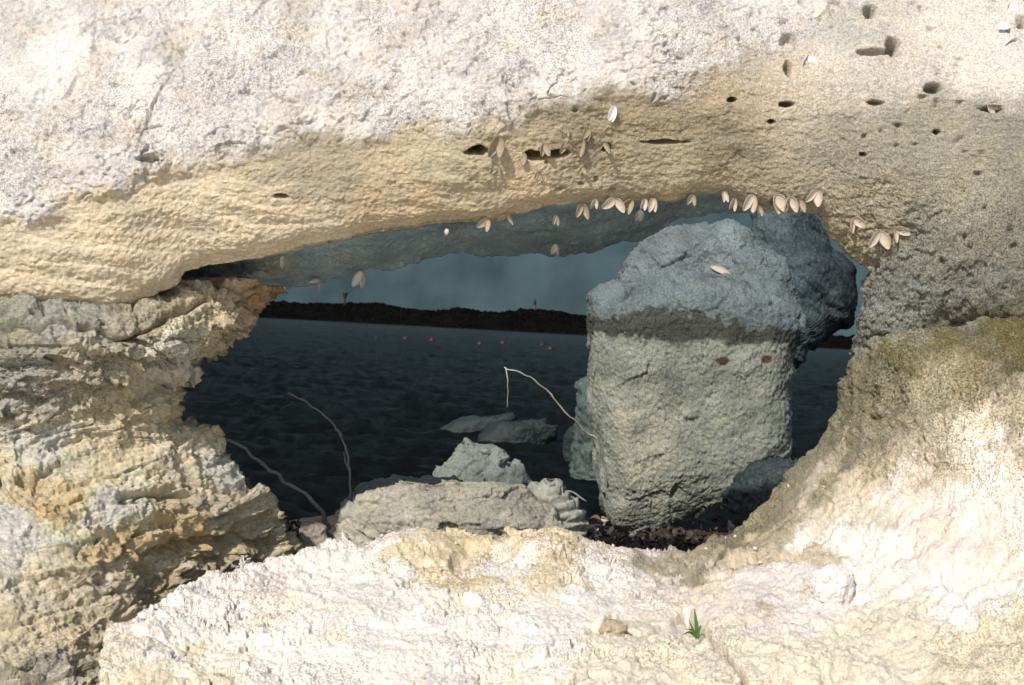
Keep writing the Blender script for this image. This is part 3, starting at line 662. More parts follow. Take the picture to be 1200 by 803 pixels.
for k, (x, y, w, h, d, lab) in enumerate([(718, 737, 17, 10, 2.43, 'small tan stone lodged in the slab crack left of the green grass'), (180, 427, 9, 8, 2.98, 'pale round pebble stuck in the crack beneath the upper wall block'),
                                          (222, 437, 14, 8, 2.96, 'small pale stone jutting from the wall edge into the dark hole')]):
    o = loft_rock('stone', [(x - w * .3, y - h), (x - w * .8, y - h * .5), (x - w, y), (x - w * .8, y + h * .6), (x - w * .4, y + h)], [(x + w * .3, y - h), (x + w * .8, y - h * .5), (x + w, y), (x + w * .8, y + h * .6), (x + w * .4, y + h)], d, 0.9, M_cliff, 40, 60, 2.4, rock_disp(470 + k, 0.004, 0.003, 0.001, 15, 40, 90), flat_col((0.62, 0.52, 0.36), 475 + k, 0.15))
    tag(o, lab, 'stone')

# ------------------------------------------------------------------ setting: shore ground, sea, headland
def sheet(name, xs, ys, zf, mat, colf):
    X, Y = np.meshgrid(xs, ys, indexing='ij')
    G = np.stack([X, Y, 0 * X], -1).reshape(-1, 3)
    G[:, 2] = zf(G)
    q = grid_quads(len(xs), len(ys))
    return link_mesh(name, G, q, mat, col=colf(G))
def shore_z(G):
    x, y = G[:, 0], G[:, 1]
    z = 0.72 + 0.05 * fbm(G, 1.5, 3, 501) + 0.02 * fbm(G, 7, 3, 502)
    edge = 5.2 + 0.5 * sstep(0.1, 0.6, x) + 0.25 * fbm(G * np.array([1, 0, 0]), 1.3, 2, 503)
    z = z - 0.06 * (y - 3.5) * (y > 3.5)
    z = z - 0.9 * sstep(0.0, 1.0, y - edge)
    z = z - 0.25 * sstep(2.6, 1.2, y) 
    return z
shore = sheet('ground', np.concatenate([np.linspace(-30, -2.2, 40), np.linspace(-2.1, 2.6, 240), np.linspace(2.7, 30, 40)]), np.concatenate([np.linspace(-30, 2.3, 40), np.linspace(2.4, 6.5, 220), np.linspace(6.6, 9.5, 16)]), shore_z, M_dark,
              lambda G: np.clip(np.where((G[:, 1] < 2.6)[:, None], np.array((0.5, 0.45, 0.37)), np.array((0.05, 0.042, 0.032))) * (1 + 0.4 * fbm(G, 5, 3, 505)[:, None]), 0.01, 0.8))
tag(shore, kind='structure')

M_sea, nt, bs, N, L = newmat('sea_water')
bs.inputs['Base Color'].default_value = (0.004, 0.0045, 0.0045, 1)
bs.inputs['Roughness'].default_value = 0.16
bs.inputs['IOR'].default_value = 1.33
tc = N('ShaderNodeTexCoord'); mp = N('ShaderNodeMapping'); mp.inputs['Scale'].default_value = (0.45, 1.5, 1)
L(tc.outputs['Object'], mp.inputs[0])
n1 = N('ShaderNodeTexNoise'); n1.inputs['Scale'].default_value = 4.0; n1.inputs['Detail'].default_value = 8; n1.inputs['Roughness'].default_value = 0.6
L(mp.outputs[0], n1.inputs['Vector'])
b1 = N('ShaderNodeBump'); b1.inputs['Strength'].default_value = 1.0; b1.inputs['Distance'].default_value = 0.40
L(n1.outputs[0], b1.inputs['Height'])
n2 = N('ShaderNodeTexNoise'); n2.inputs['Scale'].default_value = 18.0; n2.inputs['Detail'].default_value = 6; n2.inputs['Roughness'].default_value = 0.65
L(mp.outputs[0], n2.inputs['Vector'])
b2 = N('ShaderNodeBump'); b2.inputs['Strength'].default_value = 1.0; b2.inputs['Distance'].default_value = 0.13
L(n2.outputs[0], b2.inputs['Height']); L(b1.outputs[0], b2.inputs['Normal']); L(b2.outputs[0], bs.inputs['Normal'])
bs.inputs['Specular IOR Level'].default_value = 0.34
r = 6.5 * (9000 / 6.5) ** np.linspace(0, 1, 760)
th = np.concatenate([np.linspace(-90, -21, 24), np.linspace(-20.8, 20.8, 330), np.linspace(21, 90, 24)])
RR, TT = np.meshgrid(r, np.radians(th), indexing='ij')
G = np.stack([RR * np.sin(TT), RR * np.cos(TT), 0 * RR], -1).reshape(-1, 3)
rr = RR.ravel()
amp = np.clip(1.0 * (1 - sstep(150, 700, rr)), 0, 1)
q2 = G * np.array([0.45, 1, 1])
q2[:, 0] += 0.25 * q2[:, 1]
z = fbm(q2, 0.8, 2, 601, 0.5, 1) * 0.075 + fbm(q2, 2.6, 3, 605, 0.6, 1) * 0.06
G[:, 2] = z * amp - 0.04
sea = link_mesh('sea', G, grid_quads(len(r), len(th)), M_sea)
if sea.data.polygons[0].normal.z < 0: sea.data.flip_normals()
tag(sea, kind='structure')
sb = sheet('sea_bed', np.linspace(-9000, 9000, 5), np.linspace(-30, 9000, 5), lambda G: -4.0 + 0 * G[:, 0], M_dark, lambda G: np.full((len(G), 3), 0.05))
tag(sb, kind='structure')

# awash rocks out in the water
for k, (l, rr_, d, c, lab) in enumerate([
    ([(560, 489), (540, 495), (520, 508), (508, 525), (505, 545)], [(600, 489), (585, 500), (565, 512), (548, 528), (545, 545)], 17.0, (0.045, 0.060, 0.058), 'long dim rock slanting through the water behind the pointed rock'),
    ([(610, 489), (580, 496), (562, 510), (556, 530), (556, 545)], [(640, 489), (658, 498), (652, 515), (640, 535), (640, 545)], 16.0, (0.038, 0.052, 0.050), 'wide dim rock awash in the dark water left of the tall boulder'),
    ([(670, 498), (660, 505), (656, 520), (660, 545)], [(685, 498), (700, 505), (705, 520), (705, 545)], 14.0, (0.04, 0.055, 0.053), 'small dim rock in the water against the foot of the tall boulder')]):
    o = loft_rock('rock', l, rr_, d, 0.6, M_dark, 60, 120, 2.3, rock_disp(620 + k, 0.12, 0.03, 0.01, 1, 4, 15, kind=0), flat_col(tuple(v * 0.55 for v in c), 630 + k, 0.35))
    tag(o, lab, 'rock')

# added dark sky bank reaching out of view so the sea reflects dark
th = np.radians(np.linspace(-100, 100, 260)); hh = np.linspace(0, 1, 70)
T_, H_ = np.meshgrid(th, hh, indexing='ij')
top = 5000 + 260 * fbm(np.stack([np.cos(th) * 3, np.sin(th) * 3, 0 * th], 1), 1.5, 4, 651)
fr = np.stack([5200 * np.sin(T_), 5200 * np.cos(T_), -60 + H_ * (top[:, None] + 60)], -1)
bulge = fbm(fr.reshape(-1, 3) / 1500.0, 1.0, 4, 652).reshape(T_.shape) * 160 * np.clip(H_ * 2, 0, 1)
rad = np.stack([np.sin(T_), np.cos(T_), 0 * T_], -1)
fr = fr - rad * bulge[..., None] + rad * (1500 * H_ ** 6)[..., None]
bk = fr[:, ::-1] + rad * 1500.0
A = np.concatenate([fr, bk], 1)
M_backdrop = plain_material('dark_backdrop', (0.046, 0.075, 0.085), 1.0, 0.75, 0.006, 0.0, 0.0)
backdrop = link_mesh('sky_backdrop', A.reshape(-1, 3), grid_quads(A.shape[0], A.shape[1], False, True), M_backdrop)
tag(backdrop, kind='structure')

# headland
hx = [-200, 0, 160, 230, 300, 345, 400, 435, 470, 505, 545, 562, 590, 625, 660, 690, 740, 765, 800, 850, 880, 920, 960, 1000, 1100, 1300, 1500]
hy = [352, 352, 350, 351, 352, 355, 355, 354, 361, 364, 361, 365, 366, 362, 366, 371, 370, 367, 370, 377, 380, 388, 393, 395, 398, 408, 425]
D_H = 760.0
topw = P(np.array(hx, float), np.array(hy, float), D_H)
xs = np.linspace(-420, 420, 1700)
ht = np.interp(xs, topw[:, 0], topw[:, 2])
yr = np.linspace(0, 1, 60)
X, S = np.meshgrid(xs, yr, indexing='ij')
base = 690 + 25 * fbm(np.stack([xs * 0.01, 0 * xs, 0 * xs], 1), 1, 3, 701)
Yw = base[:, None] + S * 160
prof = np.clip(np.sin(np.clip(S * 1.75, 0, 1) * np.pi / 2), 0, 1) ** 0.7 * np.where(S > 0.75, 1 - 0.5 * (S - 0.75) / 0.25, 1)
Z = -1.0 + (ht[:, None] + 1.0) * prof
G = np.stack([X, Yw, Z], -1).reshape(-1, 3)
G[:, 2] += (0.9 * fbm(G, 0.12, 4, 702, 0.6, 2) + 0.5 * fbm(G, 0.6, 3, 703)) * np.clip(prof.ravel() * 1.4 - 0.15, 0, 1)
hcol = np.array((0.0034, 0.0033, 0.0031)) * (1 + 0.5 * fbm(G, 0.08, 4, 704)[:, None])
hcol = np.clip(hcol, 0.0015, 1)
M_head = rock_material('dark_scrub_land', grain=0.6, bump=0.6, dist=0.6, speck=0.0, lo=0.5, hi=1.4, rough=1.0, spec=0.0, pale=0.0)
head = link_mesh('headland', G, grid_quads(len(xs), len(yr)), M_head, col=hcol)
if head.data.polygons[0].normal.z < 0: head.data.flip_normals()
tag(head, kind='structure')

# ------------------------------------------------------------------ rear part of the roof, seen in shade through the opening
roof_keys = [(150, 356, 150, 335), (205, 346, 200, 318), (255, 338, 240, 300), (300, 338, 290, 285), (350, 335, 340, 280), (400, 326, 390, 270), (440, 316, 435, 262), (480, 304, 475, 256), (560, 298, 550, 248), (640, 296, 630, 230), (690, 296, 690, 222), (740, 286, 740, 216), (790, 264, 790, 212), (835, 252, 835, 210), (880, 250, 880, 210)]
roof_depth = tps([(150, 335, 3.02), (200, 318, 3.04), (300, 285, 3.08), (440, 262, 3.12), (560, 248, 3.18), (690, 222, 3.20), (880, 210, 3.22), (150, 356, 3.22), (300, 338, 3.30), (440, 316, 3.40), (560, 298, 3.60), (690, 296, 3.65), (835, 252, 3.5), (880, 250, 3.4), (300, 312, 3.17), (600, 270, 3.42), (700, 262, 3.44)])
def roof_disp(p, x, y, deep):
    return fbm(p, 4, 3, 801) * 0.018 + fbm(p, 14, 5, 811, 0.58) * 0.008 + fbm(p, 80, 2, 821) * 0.003
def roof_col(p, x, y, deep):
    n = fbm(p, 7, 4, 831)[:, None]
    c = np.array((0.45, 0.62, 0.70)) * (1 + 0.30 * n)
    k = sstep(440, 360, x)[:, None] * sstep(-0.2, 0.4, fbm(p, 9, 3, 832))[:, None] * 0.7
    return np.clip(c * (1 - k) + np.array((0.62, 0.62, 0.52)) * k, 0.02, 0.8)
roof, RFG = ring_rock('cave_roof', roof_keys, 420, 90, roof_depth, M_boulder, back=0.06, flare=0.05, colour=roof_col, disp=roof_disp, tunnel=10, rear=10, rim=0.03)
tag(roof, 'shaded blue grey roof of rock inside the hole, behind the tan lip', 'rock')

# ------------------------------------------------------------------ small things
def project(V):
    v = V.reshape(-1, 3) - CAM
    d = v @ fw
    return np.stack([W0 / 2 + F0 * (v @ RT) / d, H0 / 2 - F0 * (v @ UP) / d, d], 1)
class Surf:
    def __init__(self, *objs):
        pts = []
        for o in objs:
            n = len(o.data.vertices); a = np.empty(n * 3, np.float32); o.data.vertices.foreach_get('co', a)
            pts.append(a.reshape(-1, 3).astype(float))
        self.q = project(np.vstack(pts))
    def depth(self, px, py, rad=5):
        k = (np.abs(self.q[:, 0] - px) < rad) & (np.abs(self.q[:, 1] - py) < rad)
        return float(self.q[k, 2].min()) if k.any() else self.depth(px, py, rad * 2)
    def at(self, px, py, lift=0.0):
        return P(px, py, self.depth(px, py) - lift)

def tube_data(name, pts, r0, r1, mat, nseg=8, sub=6, wob=0.0, seed=0):
    p = np.array(pts, float)
    t = np.linspace(0, len(p) - 1, (len(p) - 1) * sub + 1)
    # Catmull-Rom through the points
    pe = np.vstack([2 * p[0] - p[1], p, 2 * p[-1] - p[-2]])
    out = []
    for tt in t:
        i = min(int(tt), len(p) - 2); f = tt - i
        a, b, c, d = pe[i], pe[i + 1], pe[i + 2], pe[i + 3]
        out.append(0.5 * (2 * b + (c - a) * f + (2 * a - 5 * b + 4 * c - d) * f * f + (3 * b - a - 3 * c + d) * f ** 3))
    out = np.array(out)
    if wob: out += np.stack([fbm(out, 30, 2, seed + k) for k in range(3)], 1) * wob
    rad = np.linspace(r0, r1, len(out)) * (1 + 0.18 * fbm(out, 60, 2, seed + 5))
    tan = np.gradient(out, axis=0); tan /= np.linalg.norm(tan, axis=1)[:, None] + 1e-9
    ref = np.array([0, 1.0, 0.001])
    n1 = np.cross(tan, ref); n1 /= np.linalg.norm(n1, axis=1)[:, None] + 1e-9
    n2 = np.cross(tan, n1)
    th = np.linspace(0, 2 * np.pi, nseg, endpoint=False)
    G = out[:, None] + rad[:, None, None] * (np.cos(th)[None, :, None] * n1[:, None] + np.sin(th)[None, :, None] * n2[:, None])
    V = np.vstack([G.reshape(-1, 3), out[:1], out[-1:]])
    n = len(out)
    e0 = np.arange(nseg); e1 = (e0 + 1) % nseg
    tris = np.vstack([np.stack([e0, e1, np.full(nseg, n * nseg)], 1), np.stack([e1 + (n - 1) * nseg, e0 + (n - 1) * nseg, np.full(nseg, n * nseg + 1)], 1)])
    return V, grid_quads(n, nseg, False, True), tris
def tube(name, pts, r0, r1, mat, parent=None, **k):
    V, q, t = tube_data(name, pts, r0, r1, mat, **k)
    return link_mesh(name, V, q, mat, parent, tris=t)

# shells: bored-in bivalves, each an open pair of valves hanging from its hinge
M_shell = plain_material('old_shell', (0.34, 0.28, 0.20), 0.75, 0.3, 3.2, 0.3, col2=(0.60, 0.52, 0.43))
M_shellw = plain_material('white_shell', (0.82, 0.80, 0.79), 0.5, 0.08, 60, 0.2)
M_shelld = plain_material('dull_shell', (0.24, 0.20, 0.14), 0.75, 0.3, 3.0, 0.3, col2=(0.38, 0.32, 0.22))
M_shelly = plain_material('shell_liner', (0.74, 0.70, 0.66), 0.4, 0.1, 80, 0.15)
def valve_mesh(mat):
    nl, nw = 15, 11
    u = np.linspace(0.0, 1, nl); w = np.linspace(-1, 1, nw)
    Uu, Ww = np.meshgrid(u, w, indexing='ij')
    width = 0.27 * np.sin(np.pi * np.clip(Uu, 0, 1) ** 0.8) ** 0.6 + 0.012
    x = Ww * width + 0.03 * np.sin(np.pi * Uu)
    h = 0.16 * np.sqrt(np.clip(1 - Ww ** 2, 0, 1)) * np.sin(np.pi * np.clip(Uu * 0.96 + 0.02, 0, 1)) ** 0.6
    h = h + 0.008 * np.sin(Uu * 40)
    outer = np.stack([x, h, -Uu], -1); inner = np.stack([x * 0.90, h * 0.80 - 0.012, -Uu * 0.97 - 0.015], -1)
    A = outer.reshape(-1, 3); B = inner.reshape(-1, 3)
    q = grid_quads(nl, nw); q2 = q[:, ::-1] + len(A)
    idx = np.arange(nl * nw).reshape(nl, nw)
    loop = np.concatenate([idx[0], idx[1:, -1], idx[-1, -2::-1], idx[-2:0:-1, 0]])
    l2 = np.roll(loop, -1)
    rim = np.stack([loop, loop + len(A), l2 + len(A), l2], 1)
    return np.vstack([A, B]), np.vstack([q, q2, rim])
VV, VQ = valve_mesh(None)
shell_src = {}
def shell(px, py, size, ang, spread, label, kind=0, surf=None, lift=0.006, tilt=0.0, single=False, group=None):
    d = surf.depth(px, py) + (0.004 if kind != 1 else -0.004)
    ang += random.uniform(-8, 8); size *= random.uniform(0.62, 1.0); spread *= random.uniform(0.7, 1.3)
    loc = P(px, py, d)
    root = empty('shell', loc)
    tag(root, label, 'shell', group)
    L_ = size / F0 * d
    for k, sgn in enumerate((-1, 1)):
        if single and k: break
        if kind not in shell_src:
            o = link_mesh('valve', VV, VQ, (M_shell, M_shellw, M_shelld)[kind], root)
            shell_src[kind] = o
        else:
            o = shell_src[kind].copy(); C.objects.link(o); o.parent = root
        rot = Matrix.Rotation(R(ang) + sgn * R(spread) * (0 if single else 1), 3, 'Y') @ Matrix.Rotation(tilt + random.uniform(-0.15, 0.3), 3, 'X') @ Matrix.Rotation(sgn * R(random.uniform(25, 60)) if not single else R(170), 3, 'Z')
        M4 = rot.to_4x4()
        sx = L_ * random.uniform(0.92, 1.08)
        o.matrix_local = M4 @ Matrix.Diagonal((sx * random.uniform(0.8, 1.15), sx * random.uniform(0.7, 1.1), sx, 1))
    return root
S_over = Surf(overhang); S_roof = Surf(roof); S_slab = Surf(slab); S_boul = Surf(boulder)
ROW = 'shells in the row under the right end of the lip'
RW = 'shells under the middle of the lip'
CL = 'shells in the bored hollow of the tan band'
ORD = ['first', 'second', 'third', 'fourth', 'fifth', 'sixth', 'seventh', 'eighth', 'ninth', 'tenth', 'eleventh']
for k, (x, y, s, a, sp, kd) in enumerate([(848, 224, 22, -12, 10, 0), (861, 232, 24, 4, 16, 0), (882, 228, 24, 14, 20, 0), (889, 241, 18, -18, 8, 0), (909, 228, 26, -24, 12, 0), (926, 230, 24, -8, 14, 0), (937, 234, 20, -10, 10, 2), (957, 223, 22, 10, 20, 0)]):
    shell(x, y, s, a, sp, f'{ORD[k]} shell from the left in the row hanging under the right end of the lip', kd, S_over, 0.008, group=ROW)
for x, y, s, a, sp, lab in [(1000, 255, 26, -28, 34, 'open pale shell, left of three below the right end of the row'), (1031, 271, 27, -4, 26, 'rounded ribbed shell in the middle of three on the right jamb'), (1050, 268, 26, -30, 42, 'wide open pale shell, right one of three on the right jamb')]:
    shell(x, y, s, a, sp, lab, 0, S_over, 0.008, group='three shells on the right jamb')
for k, (x, y, s, a, sp, kd) in enumerate([(572, 257, 20, 20, 24, 2), (594, 252, 22, 8, 44, 2), (651, 252, 14, 0, 10, 2), (682, 238, 22, 0, 16, 2), (698, 233, 14, 0, 16, 0), (721, 233, 20, 10, 34, 0), (741, 234, 20, 24, 16, 2), (756, 233, 20, 4, 12, 0), (766, 232, 22, -4, 10, 0), (812, 228, 16, 4, 22, 2)]):
    shell(x, y, s, a, sp, f'{ORD[k]} shell from the left under the middle of the tan lip', kd, S_over, 0.008, group=RW)
for k, (x, y, s, a, sp, kd) in enumerate([(585, 160, 26, 6, 14, 2), (582, 192, 22, -4, 22, 2), (612, 178, 22, 20, 30, 2), (637, 168, 22, -6, 16, 2), (664, 165, 28, -14, 28, 2), (683, 164, 28, 18, 24, 2), (707, 166, 26, 0, 30, 2), (682, 196, 16, 0, 36, 2), (662, 148, 14, 0, 16, 2), (690, 150, 16, 10, 12, 2), (630, 202, 14, -10, 26, 2)]):
    shell(x, y, s, a, sp, f'{ORD[k]} shell in the cluster around the dark hollows of the tan band', kd, S_over, 0.006, group=CL)
for x, y, s, a, sp, kd, sf, lab, sg in [(720, 124, 24, 4, 9, 1, S_over, 'bright white narrow shell alone on the tan band above the shell cluster', False),
        (1184, 2, 28, -6, 18, 1, S_over, 'large white open shell at the top right corner', False), (1184, 30, 20, 80, 10, 1, S_over, 'white cap shaped shell below the large white shell at top right', True), (1192, 44, 20, 6, 34, 1, S_over, 'white open shell spread like a V, lowest in the top right corner', False),
        (948, 64, 24, -8, 26, 1, S_over, 'pale open shell under the square pits at upper right', False), (986, 82, 16, 0, 14, 0, S_over, 'small ring shaped pale shell right of the pale open shell', False), (1158, 122, 20, -60, 22, 0, S_over, 'half buried pale shell in a pit near the right edge', False),
        (331, 300, 18, -8, 14, 1, S_roof, 'small oval shell at the left of the shaded roof', False), (333, 336, 10, -14, 10, 1, S_roof, 'tiny pale shell at the lower left edge of the shaded roof', True), (375, 328, 18, 30, 40, 1, S_roof, 'open shell spread wide on the left of the shaded roof', False),
        (424, 318, 26, 8, 18, 1, S_roof, 'pale shell hanging like two leaves from the left roof edge', False), (524, 268, 14, 0, 12, 0, S_over, 'small pale shell hanging where the lip meets the shaded roof', True), (652, 286, 20, 0, 16, 1, S_roof, 'pale shell hanging alone from the middle of the shaded roof', False), (751, 246, 20, 4, 12, 1, S_roof, 'pale shell on the shaded roof below the middle of the lip', False)]:
    shell(x, y, s, a, sp, lab, kd, sf, 0.006, single=sg)

# grass sprig in the crack
M_grass = plain_material('grass_blade', (0.075, 0.165, 0.035), 0.5, 0.3, 60, 0.1)
gp = S_slab.at(818, 748, -0.012)
tuft = empty('grass_tuft', gp)
tag(tuft, 'small bright green grass sprig growing from the crack in the slab', 'grass')
for k, (dx, dy, L_, bend) in enumerate([(-17, -13, 1, 0.3), (-5, -37, 1, 0.1), (-11, -24, 1, -0.1), (14, 5, 1, 0.5), (-20, -5, 1, 0.4), (5, -16, 1, 0.2)]):
    d0 = 2.36
    b = np.array([random.uniform(-.004, .004), random.uniform(-.004, .004), 0])
    e = b + RT * dx / F0 * d0 + UP * (-dy) / F0 * d0 - fw * 0.02 * random.uniform(0, 1)
    nn = 7; t = np.linspace(0, 1, nn)
    cen = b[None] * (1 - t)[:, None] + e[None] * t[:, None] + np.array([0, 0, 1]) * (np.sin(t * np.pi) * bend * 0.02)[:, None]
    sd_ = np.cross(e - b, fw); sd_ /= np.linalg.norm(sd_)
    wd = (0.0036 if k == 1 else 0.0024) * (1 - t ** 2) + 0.0003
    V = np.concatenate([np.stack([cen[i] - sd_ * wd[i], cen[i] + fw * wd[i] * 0.5, cen[i] + sd_ * wd[i]]) for i in range(nn)])
    link_mesh('blade', V, grid_quads(nn, 3), M_grass, tuft)

# twigs and sticks
M_twig = plain_material('bleached_twig', (0.42, 0.39, 0.32), 0.8, 0.25, 80, 0.4)
M_stick = plain_material('grey_stick', (0.26, 0.25, 0.23), 0.85, 0.3, 80, 0.4)
def twig(pts, r0, r1, mat, label, name='twig', forks=()):
    base = P(*pts[0])
    root = empty(name, base)
    tag(root, label, 'twig' if name == 'twig' else 'stick')
    W = np.array([P(*q) for q in pts]) - base
    tube('stem', W, r0, r1, mat, root, wob=0.008, seed=len(pts))
    for f in forks:
        tube('side_shoot', np.array([P(*q) for q in f]) - base, r1 * 1.2, r1 * 0.6, mat, root, wob=0.003, seed=9)
    return root
twig([(712, 570, 4.80), (700, 520, 4.7), (684, 503, 4.65), (664, 484, 4.6), (640, 458, 4.55), (612, 438, 4.5), (592, 430, 4.5)], 0.0032, 0.0016, M_twig, 'long pale arching twig leaning left from the foot of the tall boulder', forks=[[(593, 431, 4.5), (595, 446, 4.5), (595, 460, 4.52), (594, 478, 4.54)]])
twig([(398, 648, 3.52), (384, 612, 3.48), (368, 588, 3.45), (345, 572, 3.45), (318, 552, 3.42), (285, 526, 3.38), (262, 514, 3.33), (236, 502, 3.28)], 0.0055, 0.0035, M_stick, 'dull grey stick slanting up beside the craggy wall over the water', 'stick')
twig([(416, 655, 3.64), (412, 590, 3.60), (409, 550, 3.6), (404, 522, 3.6), (392, 500, 3.58), (370, 480, 3.55), (338, 460, 3.5)], 0.0032, 0.002, M_stick, 'bent dry stem curving over in front of the dark water', 'stick', forks=[[(404, 522, 3.6), (398, 512, 3.6), (396, 502, 3.6)], [(409, 550, 3.6), (405, 540, 3.6), (403, 530, 3.6)]])
def ground_z(x, y):
    return float(shore_z(np.array([[x, y, 0.0]]))[0])
def on_ground(px, py, lift=0.0, d0=3.2, d1=5.6):
    """where the ray through a pixel meets the shore ground"""
    ds = np.linspace(d0, d1, 240)
    q = P(np.full(240, px), np.full(240, py), ds)
    z = shore_z(np.stack([q[:, 0], q[:, 1], 0 * q[:, 0]], 1))
    k = np.argmax(q[:, 2] <= z) if (q[:, 2] <= z).any() else 239
    return np.array([q[k, 0], q[k, 1], z[k] + lift]), ds[k]
def ground_twig(pix, r0, r1, mat, label, lifts):
    W = np.array([on_ground(px, py, l)[0] for (px, py), l in zip(pix, lifts)])
    root = empty('stick', W[0])
    tag(root, label, 'stick')
    tube('stem', W - W[0], r0, r1, mat, root, wob=0.006, seed=int(pix[0][0]))
    return root
ground_twig([(700, 602), (738, 610), (775, 618)], 0.007, 0.004, M_twig, 'straight pale stick lying at the foot of the tall boulder', (0.04, 0.03, 0.03))
ground_twig([(740, 634), (770, 622), (800, 612), (826, 608)], 0.008, 0.004, M_stick, 'forked grey stick crossing the brown litter right of the pale stick', (0.02, 0.03, 0.04, 0.05))
ground_twig([(700, 628), (718, 616), (738, 604)], 0.005, 0.003, M_stick, 'thin dark stick lying across the pale stick', (0.02, 0.05, 0.06))
ground_twig([(706, 594), (722, 597), (736, 596)], 0.003, 0.002, plain_material('pine_needle', (0.36, 0.30, 0.10), 0.7), 'yellow pine needle lying above the pale stick', (0.05, 0.05, 0.05))
ground_twig([(690, 545), (670, 536), (650, 528)], 0.004, 0.002, M_stick, 'short grey stick left of the foot of the tall boulder', (0.1, 0.14, 0.2))

# leaf litter
M_leaf = plain_material('dead_leaf', (0.025, 0.019, 0.015), 0.7, 0.5, 25, 0.3, col2=(0.075, 0.048, 0.034))
M_rust = plain_material('rusty_leaf', (0.13, 0.055, 0.03), 0.65, 0.3, 40, 0.3)
M_straw = plain_material('straw_leaf', (0.42, 0.36, 0.26), 0.7, 0.2, 40, 0.3)
def leaf_arrays(L_, wd, curl):
    nl, nw = 7, 3
    u = np.linspace(0, 1, nl); w = np.linspace(-1, 1, nw)
    Uu, Ww = np.meshgrid(u, w, indexing='ij')
    half = wd * np.sin(np.pi * Uu ** 0.85) ** 0.8 + 0.0006
    V = np.stack([Uu * L_, Ww * half, curl * L_ * (np.sin(Uu * np.pi) * 0.5 + 0.6 * Ww ** 2 * np.sin(np.pi * Uu))], -1).reshape(-1, 3)
    return V, grid_quads(nl, nw)
allV, allQ, n0 = [], [], 0
def scatter_flakes(n, xr, yr, Lr, flat=0.5):
    global n0
    for k in range(n):
        x = random.uniform(*xr); y = random.uniform(*yr)
        V, q = leaf_arrays(random.uniform(*Lr), random.uniform(0.004, 0.012), random.uniform(-0.25, 0.35))
        Rm = np.array((Matrix.Rotation(random.uniform(0, 6.28), 3, 'Z') @ Matrix.Rotation(random.gauss(0, flat), 3, 'X') @ Matrix.Rotation(random.gauss(0, flat), 3, 'Y')))
        V = V @ Rm.T + np.array([x, y, ground_z(x, y) + random.uniform(0.0, 0.03)])
        allV.append(V); allQ.append(q + n0); n0 += len(V)
scatter_flakes(3200, (0.05, 1.0), (3.2, 5.2), (0.01, 0.036), 0.6)
scatter_flakes(1500, (-0.75, -0.3), (3.15, 4.6), (0.01, 0.036), 0.9)
tag(link_mesh('leaf_litter', np.vstack(allV), np.vstack(allQ), M_leaf), kind='stuff')
leaf_src = {}
def leaf(p, L_, rz, rx, mat, label, group=None, ry=0.0):
    key = mat.name
    if key not in leaf_src:
        V, q = leaf_arrays(1.0, 0.24, 0.28)
        th = V + np.array([0, 0, 0.012])
        a = len(V)
        idx = np.arange(a).reshape(7, 3)
        loop = np.concatenate([idx[0], idx[1:, -1], idx[-1, -2::-1], idx[-2:0:-1, 0]]); l2 = np.roll(loop, -1)
        o = link_mesh('leaf', np.vstack([V, th]), np.vstack([q[:, ::-1], q + a, np.stack([loop, l2, l2 + a, loop + a], 1)]), mat)
        leaf_src[key] = o
    else:
        o = leaf_src[key].copy(); C.objects.link(o)
    o.location = [float(v) for v in p]
    o.rotation_euler = (rx, ry, rz); o.scale = (L_,) * 3
    tag(o, label, 'leaf', group)
    return o
G_L = 'rusty dead leaves lying in the dark litter under the tall boulder'
for k, (px, py, L_, rz, rx, lab) in enumerate([(755, 620, 0.075, 0.4, 0.3, 'rusty curled leaf between the two crossing sticks'), (800, 600, 0.06, 1.4, 0.4, 'rusty dead leaf just under the lower edge of the tall boulder'), (850, 590, 0.06, 2.6, -0.3, 'rusty dead leaf in the dark gap right of the sticks'),
                                               (690, 618, 0.055, -0.5, 0.4, 'rusty dead leaf at the right end of the layered rock'), (835, 606, 0.05, 0.9, 0.6, 'rusty dead leaf beside the mossy rim of the slab'), (720, 630, 0.05, 2.2, 0.3, 'rusty dead leaf at the left end of the forked stick')]):
    q, d = on_ground(px, py, 0.035)
    leaf(q, L_, rz, rx, M_rust, lab, G_L)
for px, py, L_, rz, rx, lab in [(392, 578, 0.05, 1.0, 0.8, 'pale straw coloured leaf behind the small beige stone'), (420, 590, 0.045, 2.4, 0.9, 'pale upright leaf at the left end of the low grey rock'), (372, 594, 0.04, 0.2, 0.5, 'small straw leaf between the stick and the beige stone')]:
    q, d = on_ground(px, py, 0.03)
    leaf(q, L_, rz, rx, M_straw, lab)
S_boul2 = Surf(boulder, cob)
leaf(S_boul2.at(831, 312, 0.006), 0.105, 0.0, 1.15, M_straw, 'long pale dead leaf resting on the shoulder of the tall boulder', ry=0.42).scale = (0.105, 0.06, 0.05)

